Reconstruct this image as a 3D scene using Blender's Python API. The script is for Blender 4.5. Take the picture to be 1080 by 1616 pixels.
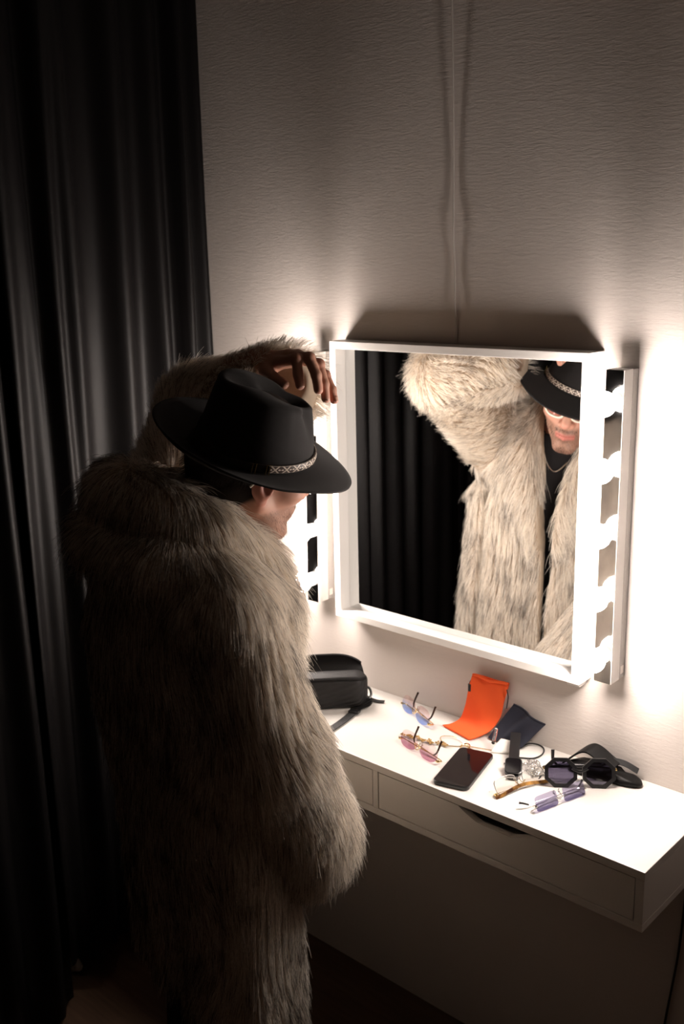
import bpy, bmesh, math, random
import numpy as np
import openvdb
from mathutils import Vector, Matrix

random.seed(7)
RNG = np.random.default_rng(11)
for _o in list(bpy.data.objects):
    bpy.data.objects.remove(_o)
SC = bpy.context.scene
COL = SC.collection

# ------------------------------------------------------------------ camera
CAM_POS = (1.2432, -1.7318, 1.8086)
YAW, PITCH, ROLL, FPX = 0.74287, 0.24111, -0.02194, 1599.6
cam_data = bpy.data.cameras.new('camera')
cam = bpy.data.objects.new('camera', cam_data)
COL.objects.link(cam)
_cy, _sy, _cp, _sp = math.cos(YAW), math.sin(YAW), math.cos(PITCH), math.sin(PITCH)
_f = Vector((-_sy * _cp, _cy * _cp, -_sp))
_r = Vector((_cy, _sy, 0))
_u = _r.cross(_f)
_cr, _sr = math.cos(ROLL), math.sin(ROLL)
_r2 = _cr * _r + _sr * _u
_u2 = -_sr * _r + _cr * _u
cam.matrix_world = Matrix(((_r2.x, _u2.x, -_f.x, CAM_POS[0]), (_r2.y, _u2.y, -_f.y, CAM_POS[1]),
                           (_r2.z, _u2.z, -_f.z, CAM_POS[2]), (0, 0, 0, 1)))
cam_data.sensor_fit = 'VERTICAL'
cam_data.sensor_height = 36.0
cam_data.lens = FPX * 36.0 / 1616.0
cam_data.clip_start = 0.02
cam_data.dof.use_dof = True
cam_data.dof.focus_distance = 1.80
cam_data.dof.aperture_fstop = 5.0
SC.camera = cam

# ------------------------------------------------------------------ world, exposure
world = bpy.data.worlds.new('world')
SC.world = world
world.use_nodes = True
world.node_tree.nodes['Background'].inputs[0].default_value = (0.02, 0.017, 0.015, 1)
world.node_tree.nodes['Background'].inputs[1].default_value = 0.05
SC.view_settings.view_transform = 'Standard'
SC.view_settings.look = 'None'
SC.view_settings.exposure = 0.0
SC.view_settings.gamma = 1.0
SC.view_settings.use_curve_mapping = False
BULB_STRENGTH = 150.0
BULB_COLOR = (1.0, 0.875, 0.795)
SC.cycles.use_denoising = True
SC.cycles.sample_clamp_indirect = 6.0
SC.cycles.max_bounces = 12
SC.cycles.diffuse_bounces = 5
SC.cycles.glossy_bounces = 6
SC.cycles.transparent_max_bounces = 16
SC.cycles.caustics_reflective = False
SC.cycles.caustics_refractive = False

# ------------------------------------------------------------------ materials
def lin(c):
    return tuple(((v / 12.92) if v <= 0.04045 else ((v + 0.055) / 1.055) ** 2.4) for v in c)

def mat(name, color, rough=0.5, metal=0.0, spec=0.5, **kw):
    m = bpy.data.materials.new(name)
    m.use_nodes = True
    b = m.node_tree.nodes['Principled BSDF']
    b.inputs['Base Color'].default_value = (*color, 1)
    b.inputs['Roughness'].default_value = rough
    b.inputs['Metallic'].default_value = metal
    b.inputs['Specular IOR Level'].default_value = spec
    for k, v in kw.items():
        b.inputs[k.replace('_', ' ')].default_value = v
    return m

def nodes(m):
    nt = m.node_tree
    return nt, nt.nodes, nt.links, nt.nodes['Principled BSDF']

def noise_bump(m, scale, strength, dist=0.002, stretch=(1, 1, 1), detail=4, coords='Object', col2=None, colscale=None, colmix=0.5):
    nt, N, L, b = nodes(m)
    tc = N.new('ShaderNodeTexCoord')
    mp = N.new('ShaderNodeMapping')
    mp.inputs['Scale'].default_value = stretch
    L.new(tc.outputs[coords], mp.inputs['Vector'])
    n = N.new('ShaderNodeTexNoise')
    n.inputs['Scale'].default_value = scale
    n.inputs['Detail'].default_value = detail
    L.new(mp.outputs[0], n.inputs['Vector'])
    bp = N.new('ShaderNodeBump')
    bp.inputs['Strength'].default_value = strength
    bp.inputs['Distance'].default_value = dist
    L.new(n.outputs['Fac'], bp.inputs['Height'])
    L.new(bp.outputs[0], b.inputs['Normal'])
    if col2:
        n2 = N.new('ShaderNodeTexNoise')
        n2.inputs['Scale'].default_value = colscale or scale
        n2.inputs['Detail'].default_value = 5
        L.new(mp.outputs[0], n2.inputs['Vector'])
        mx = N.new('ShaderNodeMix')
        mx.data_type = 'RGBA'
        mx.inputs[6].default_value = b.inputs['Base Color'].default_value
        mx.inputs[7].default_value = (*col2, 1)
        mr = N.new('ShaderNodeMapRange')
        mr.inputs[1].default_value = 0.35
        mr.inputs[2].default_value = 0.7
        mr.inputs[4].default_value = colmix
        L.new(n2.outputs['Fac'], mr.inputs[0])
        L.new(mr.outputs[0], mx.inputs[0])
        L.new(mx.outputs[2], b.inputs['Base Color'])
    return m

def vcol_mat(name, rough=0.5, spec=0.4, sss=0.0):
    m = mat(name, (1, 1, 1), rough, spec=spec)
    nt, N, L, b = nodes(m)
    a = N.new('ShaderNodeAttribute')
    a.attribute_name = 'Col'
    L.new(a.outputs['Color'], b.inputs['Base Color'])
    if sss:
        b.inputs['Subsurface Weight'].default_value = sss
        b.inputs['Subsurface Radius'].default_value = (0.012, 0.005, 0.003)
        b.inputs['Subsurface Scale'].default_value = 0.6
    return m

def wall_mat():
    m = mat('painted_plaster', (0.68, 0.64, 0.60), 0.55, spec=0.35)
    nt, N, L, b = nodes(m)
    tc = N.new('ShaderNodeTexCoord')
    mp = N.new('ShaderNodeMapping')
    mp.inputs['Scale'].default_value = (1.0, 1.0, 5.0)
    mp.inputs['Rotation'].default_value = (0, math.radians(9), 0)
    L.new(tc.outputs['Object'], mp.inputs['Vector'])
    n1 = N.new('ShaderNodeTexNoise'); n1.inputs['Scale'].default_value = 38; n1.inputs['Detail'].default_value = 7
    n1.inputs['Roughness'].default_value = 0.62
    n1.inputs['Distortion'].default_value = 0.6
    L.new(mp.outputs[0], n1.inputs['Vector'])
    n2 = N.new('ShaderNodeTexNoise'); n2.inputs['Scale'].default_value = 2.2; n2.inputs['Detail'].default_value = 3
    L.new(tc.outputs['Object'], n2.inputs['Vector'])
    # sparse trowel ridges
    v = N.new('ShaderNodeTexNoise'); v.inputs['Scale'].default_value = 7; v.inputs['Detail'].default_value = 2
    L.new(mp.outputs[0], v.inputs['Vector'])
    rp = N.new('ShaderNodeMapRange'); rp.inputs[1].default_value = 0.64; rp.inputs[2].default_value = 0.80
    L.new(v.outputs['Fac'], rp.inputs[0])
    add = N.new('ShaderNodeMath'); add.operation = 'MULTIPLY_ADD'
    add.inputs[1].default_value = 0.25
    L.new(rp.outputs[0], add.inputs[0]); L.new(n1.outputs['Fac'], add.inputs[2])
    add2 = N.new('ShaderNodeMath'); add2.operation = 'MULTIPLY_ADD'; add2.inputs[1].default_value = 1.0
    L.new(n2.outputs['Fac'], add2.inputs[0]); L.new(add.outputs[0], add2.inputs[2])
    bp = N.new('ShaderNodeBump'); bp.inputs['Strength'].default_value = 0.25; bp.inputs['Distance'].default_value = 0.003
    L.new(add2.outputs[0], bp.inputs['Height']); L.new(bp.outputs[0], b.inputs['Normal'])
    mx = N.new('ShaderNodeMix'); mx.data_type = 'RGBA'
    mx.inputs[6].default_value = (0.71, 0.655, 0.615, 1); mx.inputs[7].default_value = (0.63, 0.57, 0.53, 1)
    L.new(n2.outputs['Fac'], mx.inputs[0]); L.new(mx.outputs[2], b.inputs['Base Color'])
    return m

def emit_mat(name, color, strength):
    m = bpy.data.materials.new(name)
    m.use_nodes = True
    nt = m.node_tree
    nt.nodes.clear()
    e = nt.nodes.new('ShaderNodeEmission')
    e.inputs[0].default_value = (*color, 1)
    e.inputs[1].default_value = strength
    o = nt.nodes.new('ShaderNodeOutputMaterial')
    nt.links.new(e.outputs[0], o.inputs[0])
    return m

def lens_mat(name, bottom, top, z0, z1, gloss=0.08):
    """thin tinted lens: colour goes from bottom to top along the local z of the mesh."""
    m = bpy.data.materials.new(name)
    m.use_nodes = True
    nt = m.node_tree
    N, L = nt.nodes, nt.links
    N.clear()
    at = N.new('ShaderNodeAttribute'); at.attribute_name = 'Col'
    tr = N.new('ShaderNodeBsdfTransparent')
    L.new(at.outputs['Color'], tr.inputs[0])
    gl = N.new('ShaderNodeBsdfGlossy'); gl.inputs['Roughness'].default_value = 0.02
    mx = N.new('ShaderNodeMixShader'); mx.inputs[0].default_value = gloss
    L.new(tr.outputs[0], mx.inputs[1]); L.new(gl.outputs[0], mx.inputs[2])
    o = N.new('ShaderNodeOutputMaterial')
    L.new(mx.outputs[0], o.inputs[0])
    return m

def fur_mat(name, light, dark, mid, frac=0.4, tip=0.45, tone=False):
    m = bpy.data.materials.new(name)
    m.use_nodes = True
    nt = m.node_tree
    N, L = nt.nodes, nt.links
    N.clear()
    hi = N.new('ShaderNodeHairInfo')
    # share of guard hairs with dark ends
    sel = N.new('ShaderNodeMapRange'); sel.inputs[1].default_value = 1 - frac - 0.08; sel.inputs[2].default_value = 1 - frac + 0.08
    if tone:
        sel = N.new('ShaderNodeAttribute'); sel.attribute_name = 'tone'
        sel_out = sel.outputs['Fac']
    else:
        L.new(hi.outputs['Random'], sel.inputs[0]); sel_out = sel.outputs[0]
    along = N.new('ShaderNodeMapRange'); along.inputs[1].default_value = tip; along.inputs[2].default_value = min(1, tip + 0.4)
    L.new(hi.outputs['Intercept'], along.inputs[0])
    mul = N.new('ShaderNodeMath'); mul.operation = 'MULTIPLY'
    L.new(sel_out, mul.inputs[0]); L.new(along.outputs[0], mul.inputs[1])
    base = N.new('ShaderNodeMix'); base.data_type = 'RGBA'
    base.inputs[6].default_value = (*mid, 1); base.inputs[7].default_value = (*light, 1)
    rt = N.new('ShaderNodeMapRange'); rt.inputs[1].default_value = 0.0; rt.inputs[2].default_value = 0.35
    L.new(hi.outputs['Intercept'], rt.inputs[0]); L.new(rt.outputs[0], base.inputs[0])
    mx = N.new('ShaderNodeMix'); mx.data_type = 'RGBA'
    L.new(mul.outputs[0], mx.inputs[0]); L.new(base.outputs[2], mx.inputs[6]); mx.inputs[7].default_value = (*dark, 1)
    b = N.new('ShaderNodeBsdfPrincipled')
    b.inputs['Roughness'].default_value = 0.55
    b.inputs['Specular IOR Level'].default_value = 0.25
    L.new(mx.outputs[2], b.inputs['Base Color'])
    tl = N.new('ShaderNodeBsdfTranslucent')
    L.new(mx.outputs[2], tl.inputs[0])
    ms = N.new('ShaderNodeMixShader'); ms.inputs[0].default_value = 0.3
    L.new(b.outputs[0], ms.inputs[1]); L.new(tl.outputs[0], ms.inputs[2])
    o = N.new('ShaderNodeOutputMaterial')
    L.new(ms.outputs[0], o.inputs[0])
    return m

M_WALL = wall_mat()
M_DARKWALL = noise_bump(mat('dark_painted_wall', (0.30, 0.225, 0.18), 0.8), 8, 0.2)
M_CEIL = noise_bump(mat('grey_ceiling_paint', (0.18, 0.155, 0.135), 0.85), 12, 0.2)
M_FLOOR = noise_bump(mat('dark_wood_floor', (0.11, 0.062, 0.036), 0.5), 14, 0.25, stretch=(1, 12, 1), col2=(0.05, 0.027, 0.016), colscale=6, colmix=0.8)
M_CURTAIN = noise_bump(mat('black_curtain_cloth', (0.003, 0.0025, 0.0026), 0.5, spec=0.17), 900, 0.08, 0.0005)
M_WHITE = mat('white_lacquer', (0.72, 0.695, 0.66), 0.32, spec=0.45)
M_WHITE2 = mat('white_painted_wood', (0.80, 0.78, 0.75), 0.38)
M_DARKGAP = mat('dark_recess', (0.02, 0.018, 0.016), 0.8)
M_MIRROR = mat('silvered_glass', (0.86, 0.87, 0.87), 0.0, 1.0)
M_CHROME = mat('polished_steel', (0.62, 0.61, 0.61), 0.07, 1.0)
M_STRIPWHITE = mat('white_steel', (0.78, 0.77, 0.75), 0.4)
M_STRIPGREY = mat('grey_steel', (0.30, 0.29, 0.28), 0.45, 0.3)
M_BULB = emit_mat('lit_opal_bulb', BULB_COLOR, BULB_STRENGTH)
M_SOCKET = mat('white_socket', (0.8, 0.8, 0.78), 0.4)
M_FELT = noise_bump(mat('black_felt', (0.012, 0.0105, 0.0105), 0.85, spec=0.25, Sheen_Weight=0.06, Sheen_Roughness=0.5), 700, 0.3, 0.0006)
M_LEATHER = noise_bump(mat('black_leather', (0.005, 0.0045, 0.0045), 0.5, spec=0.22), 260, 0.25, 0.0006)
M_BAND = noise_bump(mat('dark_brown_leather', (0.018, 0.010, 0.007), 0.45), 300, 0.2, 0.0005)
M_GOLD = mat('gold_metal', (0.85, 0.62, 0.28), 0.22, 1.0)
M_SILVER = mat('silver_metal', (0.75, 0.74, 0.72), 0.22, 1.0)
M_BLACKPLASTIC = mat('black_plastic', (0.012, 0.012, 0.013), 0.28)
M_DARKTIP = mat('dark_brown_acetate', (0.03, 0.014, 0.01), 0.25)
M_ORANGE = noise_bump(mat('orange_cloth', (0.86, 0.115, 0.028), 0.8, spec=0.2), 500, 0.2, 0.0006)
M_NAVY = noise_bump(mat('navy_cloth', (0.022, 0.023, 0.034), 0.85, spec=0.2), 500, 0.2, 0.0006)
M_SHIRT = noise_bump(mat('black_cotton', (0.014, 0.013, 0.014), 0.9, spec=0.15), 400, 0.2, 0.0006)
M_TROUSERS = mat('black_denim', (0.01, 0.01, 0.011), 0.9, spec=0.15)
M_SHOE = mat('black_shoe_leather', (0.012, 0.011, 0.011), 0.4)
M_SKIN = vcol_mat('skin', 0.5, 0.35, 0.12)
M_HAIRCUT = mat('dark_brown_hair', (0.012, 0.008, 0.006), 0.6)
M_CREAM = mat('cream_acetate', (0.86, 0.80, 0.66), 0.25)
M_LENS = lens_mat('tinted_lens', None, None, 0, 1)
M_COATBASE = mat('fur_backing', (0.42, 0.34, 0.26), 0.95, spec=0.05)
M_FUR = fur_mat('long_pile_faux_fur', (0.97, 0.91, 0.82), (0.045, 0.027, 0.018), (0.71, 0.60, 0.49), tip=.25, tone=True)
M_BEARD = fur_mat('beard_hair', (0.022, 0.014, 0.010), (0.01, 0.007, 0.005), (0.02, 0.012, 0.009))
M_LABEL = mat('pale_sticker', (0.85, 0.80, 0.76), 0.5)
M_PAPER = mat('white_paper', (0.83, 0.80, 0.75), 0.6)
M_CLEAR = mat('clear_plastic', (0.98, 0.97, 0.95), 0.05, Transmission_Weight=0.92, IOR=1.3)
M_SCREEN = mat('black_phone_glass', (0.006, 0.005, 0.006), 0.06, spec=0.6)
M_EYE = mat('eye_white', (0.75, 0.72, 0.68), 0.15)

# ------------------------------------------------------------------ object helpers
def loc_of(parent):
    v = Vector((0, 0, 0))
    while parent is not None:
        v += parent.location
        parent = parent.parent
    return v

def mk(name, V, F, m, parent=None, smooth=True, col=None, angle=None):
    """V in world coordinates."""
    V = np.asarray(V, float)
    off = np.array(loc_of(parent))
    me = bpy.data.meshes.new(name)
    me.from_pydata((V - off).tolist(), [], [list(map(int, f)) for f in F])
    me.validate()
    me.update()
    if smooth:
        me.polygons.foreach_set('use_smooth', [True] * len(me.polygons))
        if angle:
            try:
                me.set_sharp_from_angle(angle=math.radians(angle))
            except Exception:
                pass
    if col is not None:
        a = me.color_attributes.new('Col', 'FLOAT_COLOR', 'POINT')
        c = np.ones((len(V), 4), np.float32)
        c[:, :3] = col
        a.data.foreach_set('color', c.ravel())
    me.materials.append(m)
    o = bpy.data.objects.new(name, me)
    COL.objects.link(o)
    if parent is not None:
        o.parent = parent
    return o

def tag(o, label=None, cat=None, group=None, kind=None):
    if label: o['label'] = label
    if cat: o['category'] = cat
    if group: o['group'] = group
    if kind: o['kind'] = kind
    return o

def thing(name, label, cat, loc=(0, 0, 0), group=None):
    o = bpy.data.objects.new(name, None)
    o.empty_display_size = 0.02
    COL.objects.link(o)
    o.location = loc
    return tag(o, label, cat, group)

class MB:
    """collects verts and faces in world (or local) coordinates"""
    def __init__(self):
        self.V = []; self.F = []; self.n = 0
    def add(self, V, F):
        V = np.asarray(V, float)
        self.V.append(V)
        self.F += [[i + self.n for i in f] for f in F]
        self.n += len(V)
        return self
    def box(self, a, b, bevel=0.0, seg=2, M=None):
        bm = bmesh.new()
        bmesh.ops.create_cube(bm, size=1)
        a = np.asarray(a, float); b = np.asarray(b, float)
        for v in bm.verts:
            v.co = Vector(((a + b) / 2 + np.array(v.co) * (b - a)).tolist())
        if bevel > 0:
            bmesh.ops.bevel(bm, geom=list(bm.edges), offset=bevel, segments=seg, profile=0.6, affect='EDGES')
        self.bm(bm, M)
        return self
    def bm(self, bm, M=None):
        bm.verts.index_update()
        V = np.array([v.co[:] for v in bm.verts])
        F = [[v.index for v in f.verts] for f in bm.faces]
        bm.free()
        if M is not None:
            V = V @ np.array(M[0]).T + np.array(M[1])
        self.add(V, F)
    def tube(self, P, r, n=8, cap=True, closed=False):
        P = np.asarray(P, float)
        k = len(P)
        R = np.full(k, r) if np.isscalar(r) else np.asarray(r, float)
        if closed:
            T = np.roll(P, -1, 0) - np.roll(P, 1, 0)
        else:
            T = np.gradient(P, axis=0)
        T /= np.linalg.norm(T, axis=1)[:, None] + 1e-12
        nrm = np.cross(T[0], (0.13, 0.27, 0.95))
        if np.linalg.norm(nrm) < 1e-3: nrm = np.cross(T[0], (1, 0, 0))
        V = []
        for i in range(k):
            nrm = nrm - T[i] * (nrm @ T[i])
            nrm /= np.linalg.norm(nrm) + 1e-12
            bn = np.cross(T[i], nrm)
            for j in range(n):
                a = 2 * math.pi * j / n
                V.append(P[i] + R[i] * (math.cos(a) * nrm + math.sin(a) * bn))
        F = []
        for i in range(k if closed else k - 1):
            i2 = (i + 1) % k
            for j in range(n):
                j2 = (j + 1) % n
                F.append([i * n + j, i * n + j2, i2 * n + j2, i2 * n + j])
        if cap and not closed:
            F.append(list(range(n - 1, -1, -1)))
            F.append([(k - 1) * n + j for j in range(n)])
        return self.add(V, F)
    def ball(self, c, r, n=12, m=8):
        r = np.array([r, r, r]) if np.isscalar(r) else np.asarray(r, float)
        V = [np.array(c) + r * (0, 0, 1)]
        for i in range(1, m):
            t = math.pi * i / m
            for j in range(n):
                a = 2 * math.pi * j / n
                V.append(np.array(c) + r * (math.sin(t) * math.cos(a), math.sin(t) * math.sin(a), math.cos(t)))
        V.append(np.array(c) - r * (0, 0, 1))
        F = [[0, 1 + j, 1 + (j + 1) % n] for j in range(n)]
        for i in range(m - 2):
            for j in range(n):
                a = 1 + i * n + j; b = 1 + i * n + (j + 1) % n
                F.append([a, a + n, b + n, b])
        e = len(V) - 1
        F += [[e, 1 + (m - 2) * n + (j + 1) % n, 1 + (m - 2) * n + j] for j in range(n)]
        return self.add(V, F)
    def ribbon(self, P, W, th):
        """strip along P, half-width vectors W (per point), thickness th"""
        P = np.asarray(P, float); W = np.asarray(W, float)
        if W.ndim == 1: W = np.tile(W, (len(P), 1))
        T = np.gradient(P, axis=0)
        N = np.cross(T, W); N /= np.linalg.norm(N, axis=1)[:, None] + 1e-12
        V = []
        for i in range(len(P)):
            for a, b in ((-1, -1), (1, -1), (1, 1), (-1, 1)):
                V.append(P[i] + a * W[i] + b * th / 2 * N[i])
        F = []
        for i in range(len(P) - 1):
            for j in range(4):
                F.append([i * 4 + j, i * 4 + (j + 1) % 4, i * 4 + 4 + (j + 1) % 4, i * 4 + 4 + j])
        k = len(P) - 1
        F += [[3, 2, 1, 0], [k * 4, k * 4 + 1, k * 4 + 2, k * 4 + 3]]
        return self.add(V, F)
    def prism(self, poly, h0, h1, axes=None, bevel=0.0):
        """polygon (list of 2d) extruded h0..h1 along the third axis; axes = 3 vectors + origin"""
        k = len(poly)
        A = np.asarray(poly, float)
        V = [(x, y, h0) for x, y in A] + [(x, y, h1) for x, y in A]
        F = [list(range(k - 1, -1, -1)), [k + i for i in range(k)]]
        for i in range(k):
            F.append([i, (i + 1) % k, k + (i + 1) % k, k + i])
        V = np.array(V)
        if axes is not None:
            V = V @ np.array(axes[:3]) + np.array(axes[3])
        if bevel:
            bm = bmesh.new()
            vs = [bm.verts.new(v) for v in V]
            for f in F:
                bm.faces.new([vs[i] for i in f])
            bmesh.ops.recalc_face_normals(bm, faces=bm.faces)
            bmesh.ops.bevel(bm, geom=list(bm.edges), offset=bevel, segments=2, profile=0.6, affect='EDGES')
            self.bm(bm)
            return self
        return self.add(V, F)
    def grid(self, G, closed_u=False, th=0.0):
        G = np.asarray(G, float); a, b = G.shape[:2]
        F = []
        for i in range(a - 1):
            for j in range(b if closed_u else b - 1):
                j2 = (j + 1) % b
                F.append([i * b + j, i * b + j2, (i + 1) * b + j2, (i + 1) * b + j])
        return self.add(G.reshape(-1, 3), F)
    def xf(self, A, o):
        """transform everything so far: rows of A are the images of x, y, z"""
        self.V = [v @ np.array(A) + np.array(o) for v in self.V]
        return self
    def build(self, name, m, parent=None, smooth=True, col=None, angle=40):
        return mk(name, np.concatenate(self.V), self.F, m, parent, smooth, col, angle)

def slab(G, th):
    """closed thick sheet from grid of points G (a,b,3)"""
    G = np.asarray(G, float)
    a, b = G.shape[:2]
    du = np.gradient(G, axis=0); dv = np.gradient(G, axis=1)
    N = np.cross(du, dv); N /= np.linalg.norm(N, axis=2)[:, :, None] + 1e-12
    th = np.asarray(th, float)
    if th.ndim == 2: th = th[:, :, None]
    top = G + N * th / 2; bot = G - N * th / 2
    V = np.concatenate([top.reshape(-1, 3), bot.reshape(-1, 3)])
    F = []
    k = a * b
    for i in range(a - 1):
        for j in range(b - 1):
            p = i * b + j
            F.append([p, p + 1, p + b + 1, p + b]); F.append([k + p, k + p + b, k + p + b + 1, k + p + 1])
    for i in range(a - 1):
        p = i * b; F.append([p, p + b, k + p + b, k + p])
        p = i * b + b - 1; F.append([p + b, p, k + p, k + p + b])
    for j in range(b - 1):
        p = j; F.append([p + 1, p, k + p, k + p + 1])
        p = (a - 1) * b + j; F.append([p, p + 1, k + p + 1, k + p])
    return V, F

def spline(P, n):
    """Catmull-Rom through P, n samples"""
    P = np.asarray(P, float)
    Q = np.concatenate([[2 * P[0] - P[1]], P, [2 * P[-1] - P[-2]]])
    out = []
    for t in np.linspace(0, len(P) - 1 - 1e-9, n):
        i = int(t); u = t - i
        p0, p1, p2, p3 = Q[i:i + 4]
        out.append(0.5 * ((2 * p1) + (-p0 + p2) * u + (2 * p0 - 5 * p1 + 4 * p2 - p3) * u * u + (-p0 + 3 * p1 - 3 * p2 + p3) * u ** 3))
    return np.array(out)

# ------------------------------------------------------------------ signed distance modelling
def smin(a, b, k):
    h = np.clip(0.5 + 0.5 * (b - a) / k, 0, 1)
    return b + (a - b) * h - k * h * (1 - h)

def smax(a, b, k):
    return -smin(-a, -b, k)

def rc(P, a, b, ra, rb):
    a = np.asarray(a, np.float32); b = np.asarray(b, np.float32)
    ba = b - a
    h = np.clip(((P - a) @ ba) / float(ba @ ba), 0, 1)
    return np.linalg.norm(P - a - h[..., None] * ba, axis=-1) - (ra + (rb - ra) * h)

def ell(P, c, r, A=None):
    q = P - np.asarray(c, np.float32)
    if A is not None:
        q = q @ np.asarray(A, np.float32).T      # rows of A: local axes
    r = np.asarray(r, np.float32)
    k0 = np.linalg.norm(q / r, axis=-1)
    k1 = np.linalg.norm(q / (r * r), axis=-1) + 1e-9
    return k0 * (k0 - 1) / k1

def sdf_mesh(fn, lo, hi, h):
    lo = np.asarray(lo, float); hi = np.asarray(hi, float)
    n = np.ceil((hi - lo) / h).astype(int) + 1
    ax = [lo[i] + h * np.arange(n[i]) for i in range(3)]
    arr = np.empty(n, np.float32)
    step = max(1, int(600000 / (n[1] * n[2])))
    for i in range(0, n[0], step):
        X, Y, Z = np.meshgrid(ax[0][i:i + step], ax[1], ax[2], indexing='ij')
        P = np.stack([X, Y, Z], -1).astype(np.float32)
        arr[i:i + step] = fn(P)
    arr[0], arr[-1] = np.maximum(arr[0], h), np.maximum(arr[-1], h)
    arr[:, 0], arr[:, -1] = np.maximum(arr[:, 0], h), np.maximum(arr[:, -1], h)
    arr[:, :, 0], arr[:, :, -1] = np.maximum(arr[:, :, 0], h), np.maximum(arr[:, :, -1], h)
    g = openvdb.FloatGrid(1.0)
    g.copyFromArray(arr, tolerance=0.0)
    pts, quads = g.convertToQuads(0.0)
    V = pts.astype(float) * h + lo
    F = quads.astype(int)
    # make the normals point out
    q = V[F]
    vol = np.einsum('ij,ij->i', q[:, 0], np.cross(q[:, 1], q[:, 2])) + np.einsum('ij,ij->i', q[:, 0], np.cross(q[:, 2], q[:, 3]))
    if vol.sum() < 0:
        F = F[:, ::-1]
    return V, F

def hairs(name, roots, dirs, length, npt, r0, m, parent, droop=None, clump=0.0, cell=0.012, wob=0.0, curl=None, tipr=0.25):
    """hair curves object; roots, dirs in world coordinates"""
    n = len(roots)
    t = np.linspace(0, 1, npt)[None, :, None]
    P = roots[:, None] + dirs[:, None] * (length[:, None, None] * t)
    if droop is not None:
        P = P + droop[:, None] * (length[:, None, None] * t * t)
    if wob > 0:
        w = RNG.normal(size=(n, 1, 3)) * wob * length[:, None, None]
        P = P + w * t ** 1.5
    if clump > 0:
        key = np.floor((roots + RNG.normal(size=3) * 0.01) / cell).astype(np.int64)
        key = (key[:, 0] * 73856093) ^ (key[:, 1] * 19349663) ^ (key[:, 2] * 83492791)
        _, inv = np.unique(key, return_inverse=True)
        cnt = np.bincount(inv)
        mean = np.stack([np.bincount(inv, P[:, -1, k]) / cnt for k in range(3)], 1)
        amt = (clump * (0.35 + 0.65 * RNG.random(len(cnt))))[inv]
        P = P + (mean[inv] - P[:, -1])[:, None] * (amt[:, None, None] * t ** 1.3)
    off = np.array(loc_of(parent))
    P = (P - off).astype(np.float32)
    cd = bpy.data.hair_curves.new(name)
    cd.add_curves([npt] * n)
    cd.attributes['position'].data.foreach_set('vector', P.ravel())
    rad = np.tile((r0 * (1 - (1 - tipr) * np.linspace(0, 1, npt) ** 1.5)).astype(np.float32), n)
    if 'radius' not in cd.attributes:
        cd.attributes.new('radius', 'FLOAT', 'POINT')
    cd.attributes['radius'].data.foreach_set('value', rad)
    cd.materials.append(m)
    o = bpy.data.objects.new(name, cd)
    COL.objects.link(o)
    o.parent = parent
    return o

def sample_mesh(V, F, n):
    T = np.concatenate([F[:, [0, 1, 2]], F[:, [0, 2, 3]]])
    a, b, c = V[T[:, 0]], V[T[:, 1]], V[T[:, 2]]
    N = np.cross(b - a, c - a)
    A = np.linalg.norm(N, axis=1)
    ok = A > 1e-12
    T, a, b, c, N, A = T[ok], a[ok], b[ok], c[ok], N[ok], A[ok]
    i = RNG.choice(len(A), n, p=A / A.sum())
    r1 = np.sqrt(RNG.random(n))[:, None]; r2 = RNG.random(n)[:, None]
    P = a[i] * (1 - r1) + b[i] * r1 * (1 - r2) + c[i] * r1 * r2
    return P, (N / A[:, None])[i], A.sum() / 2

def vnormals(V, F):
    q = V[F]
    n = np.cross(q[:, 2] - q[:, 0], q[:, 3] - q[:, 1])
    N = np.zeros_like(V)
    for k in range(F.shape[1]):
        for c in range(3):
            N[:, c] += np.bincount(F[:, k], n[:, c], len(V))
    return N / (np.linalg.norm(N, axis=1)[:, None] + 1e-12)

#@@ROOM
# ================================================================== room
RX0, RX1, RY0, RZ1 = -1.25, 2.5, -3.3, 2.95
tag(MB().box((RX0 - .1, 0.0, 0.0), (RX1 + .1, 0.12, RZ1)).build('wall_back', M_WALL, smooth=False), kind='structure')
tag(MB().box((RX0 - .1, RY0 - .1, -0.1), (RX1 + .1, 0.12, 0.0)).build('floor', M_FLOOR, smooth=False), kind='structure')
tag(MB().box((RX0 - .1, RY0 - .1, RZ1), (RX1 + .1, 0.12, RZ1 + .1)).build('ceiling', M_CEIL, smooth=False), kind='structure')
tag(MB().box((RX0 - .1, RY0, 0), (RX0, 0.0, RZ1)).build('wall_left', M_DARKWALL, smooth=False), kind='structure')
tag(MB().box((RX1, RY0, 0), (RX1 + .1, 0.0, RZ1)).build('wall_right', M_DARKWALL, smooth=False), kind='structure')
tag(MB().box((RX0 - .1, RY0 - .1, 0), (RX1 + .1, RY0, RZ1)).build('wall_front', M_DARKWALL, smooth=False), kind='structure')

# ------------------------------------------------------------------ curtains
def curtain(name, label, y0, y1, z0, z1, ridges, x0, edge_amp=0.0, flip=False):
    ys = np.linspace(y0, y1, max(60, int(abs(y1 - y0) / 0.006)))
    zs = np.linspace(z0, z1, 26)
    G = np.zeros((len(zs), len(ys), 3))
    for i, z in enumerate(zs):
        k = (z - z0) / (z1 - z0)
        x = np.zeros_like(ys)
        for (yr, w, a, s) in ridges:
            yy = yr + s * (1 - k) + 0.004 * math.sin(3 * z + yr * 40)
            x += .88 * a * (0.85 + 0.15 * (1 - k)) * np.exp(-((ys - yy) / (1.2 * w)) ** 2)
        x += 0.004 * np.sin(ys * 37 + z * 1.7)
        G[i, :, 0] = x0 + x
        G[i, :, 1] = ys
        G[i, :, 2] = z
    V, F = slab(G, 0.002)
    o = mk(name, V, F, M_CURTAIN)
    return tag(o, label, 'curtain')

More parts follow.
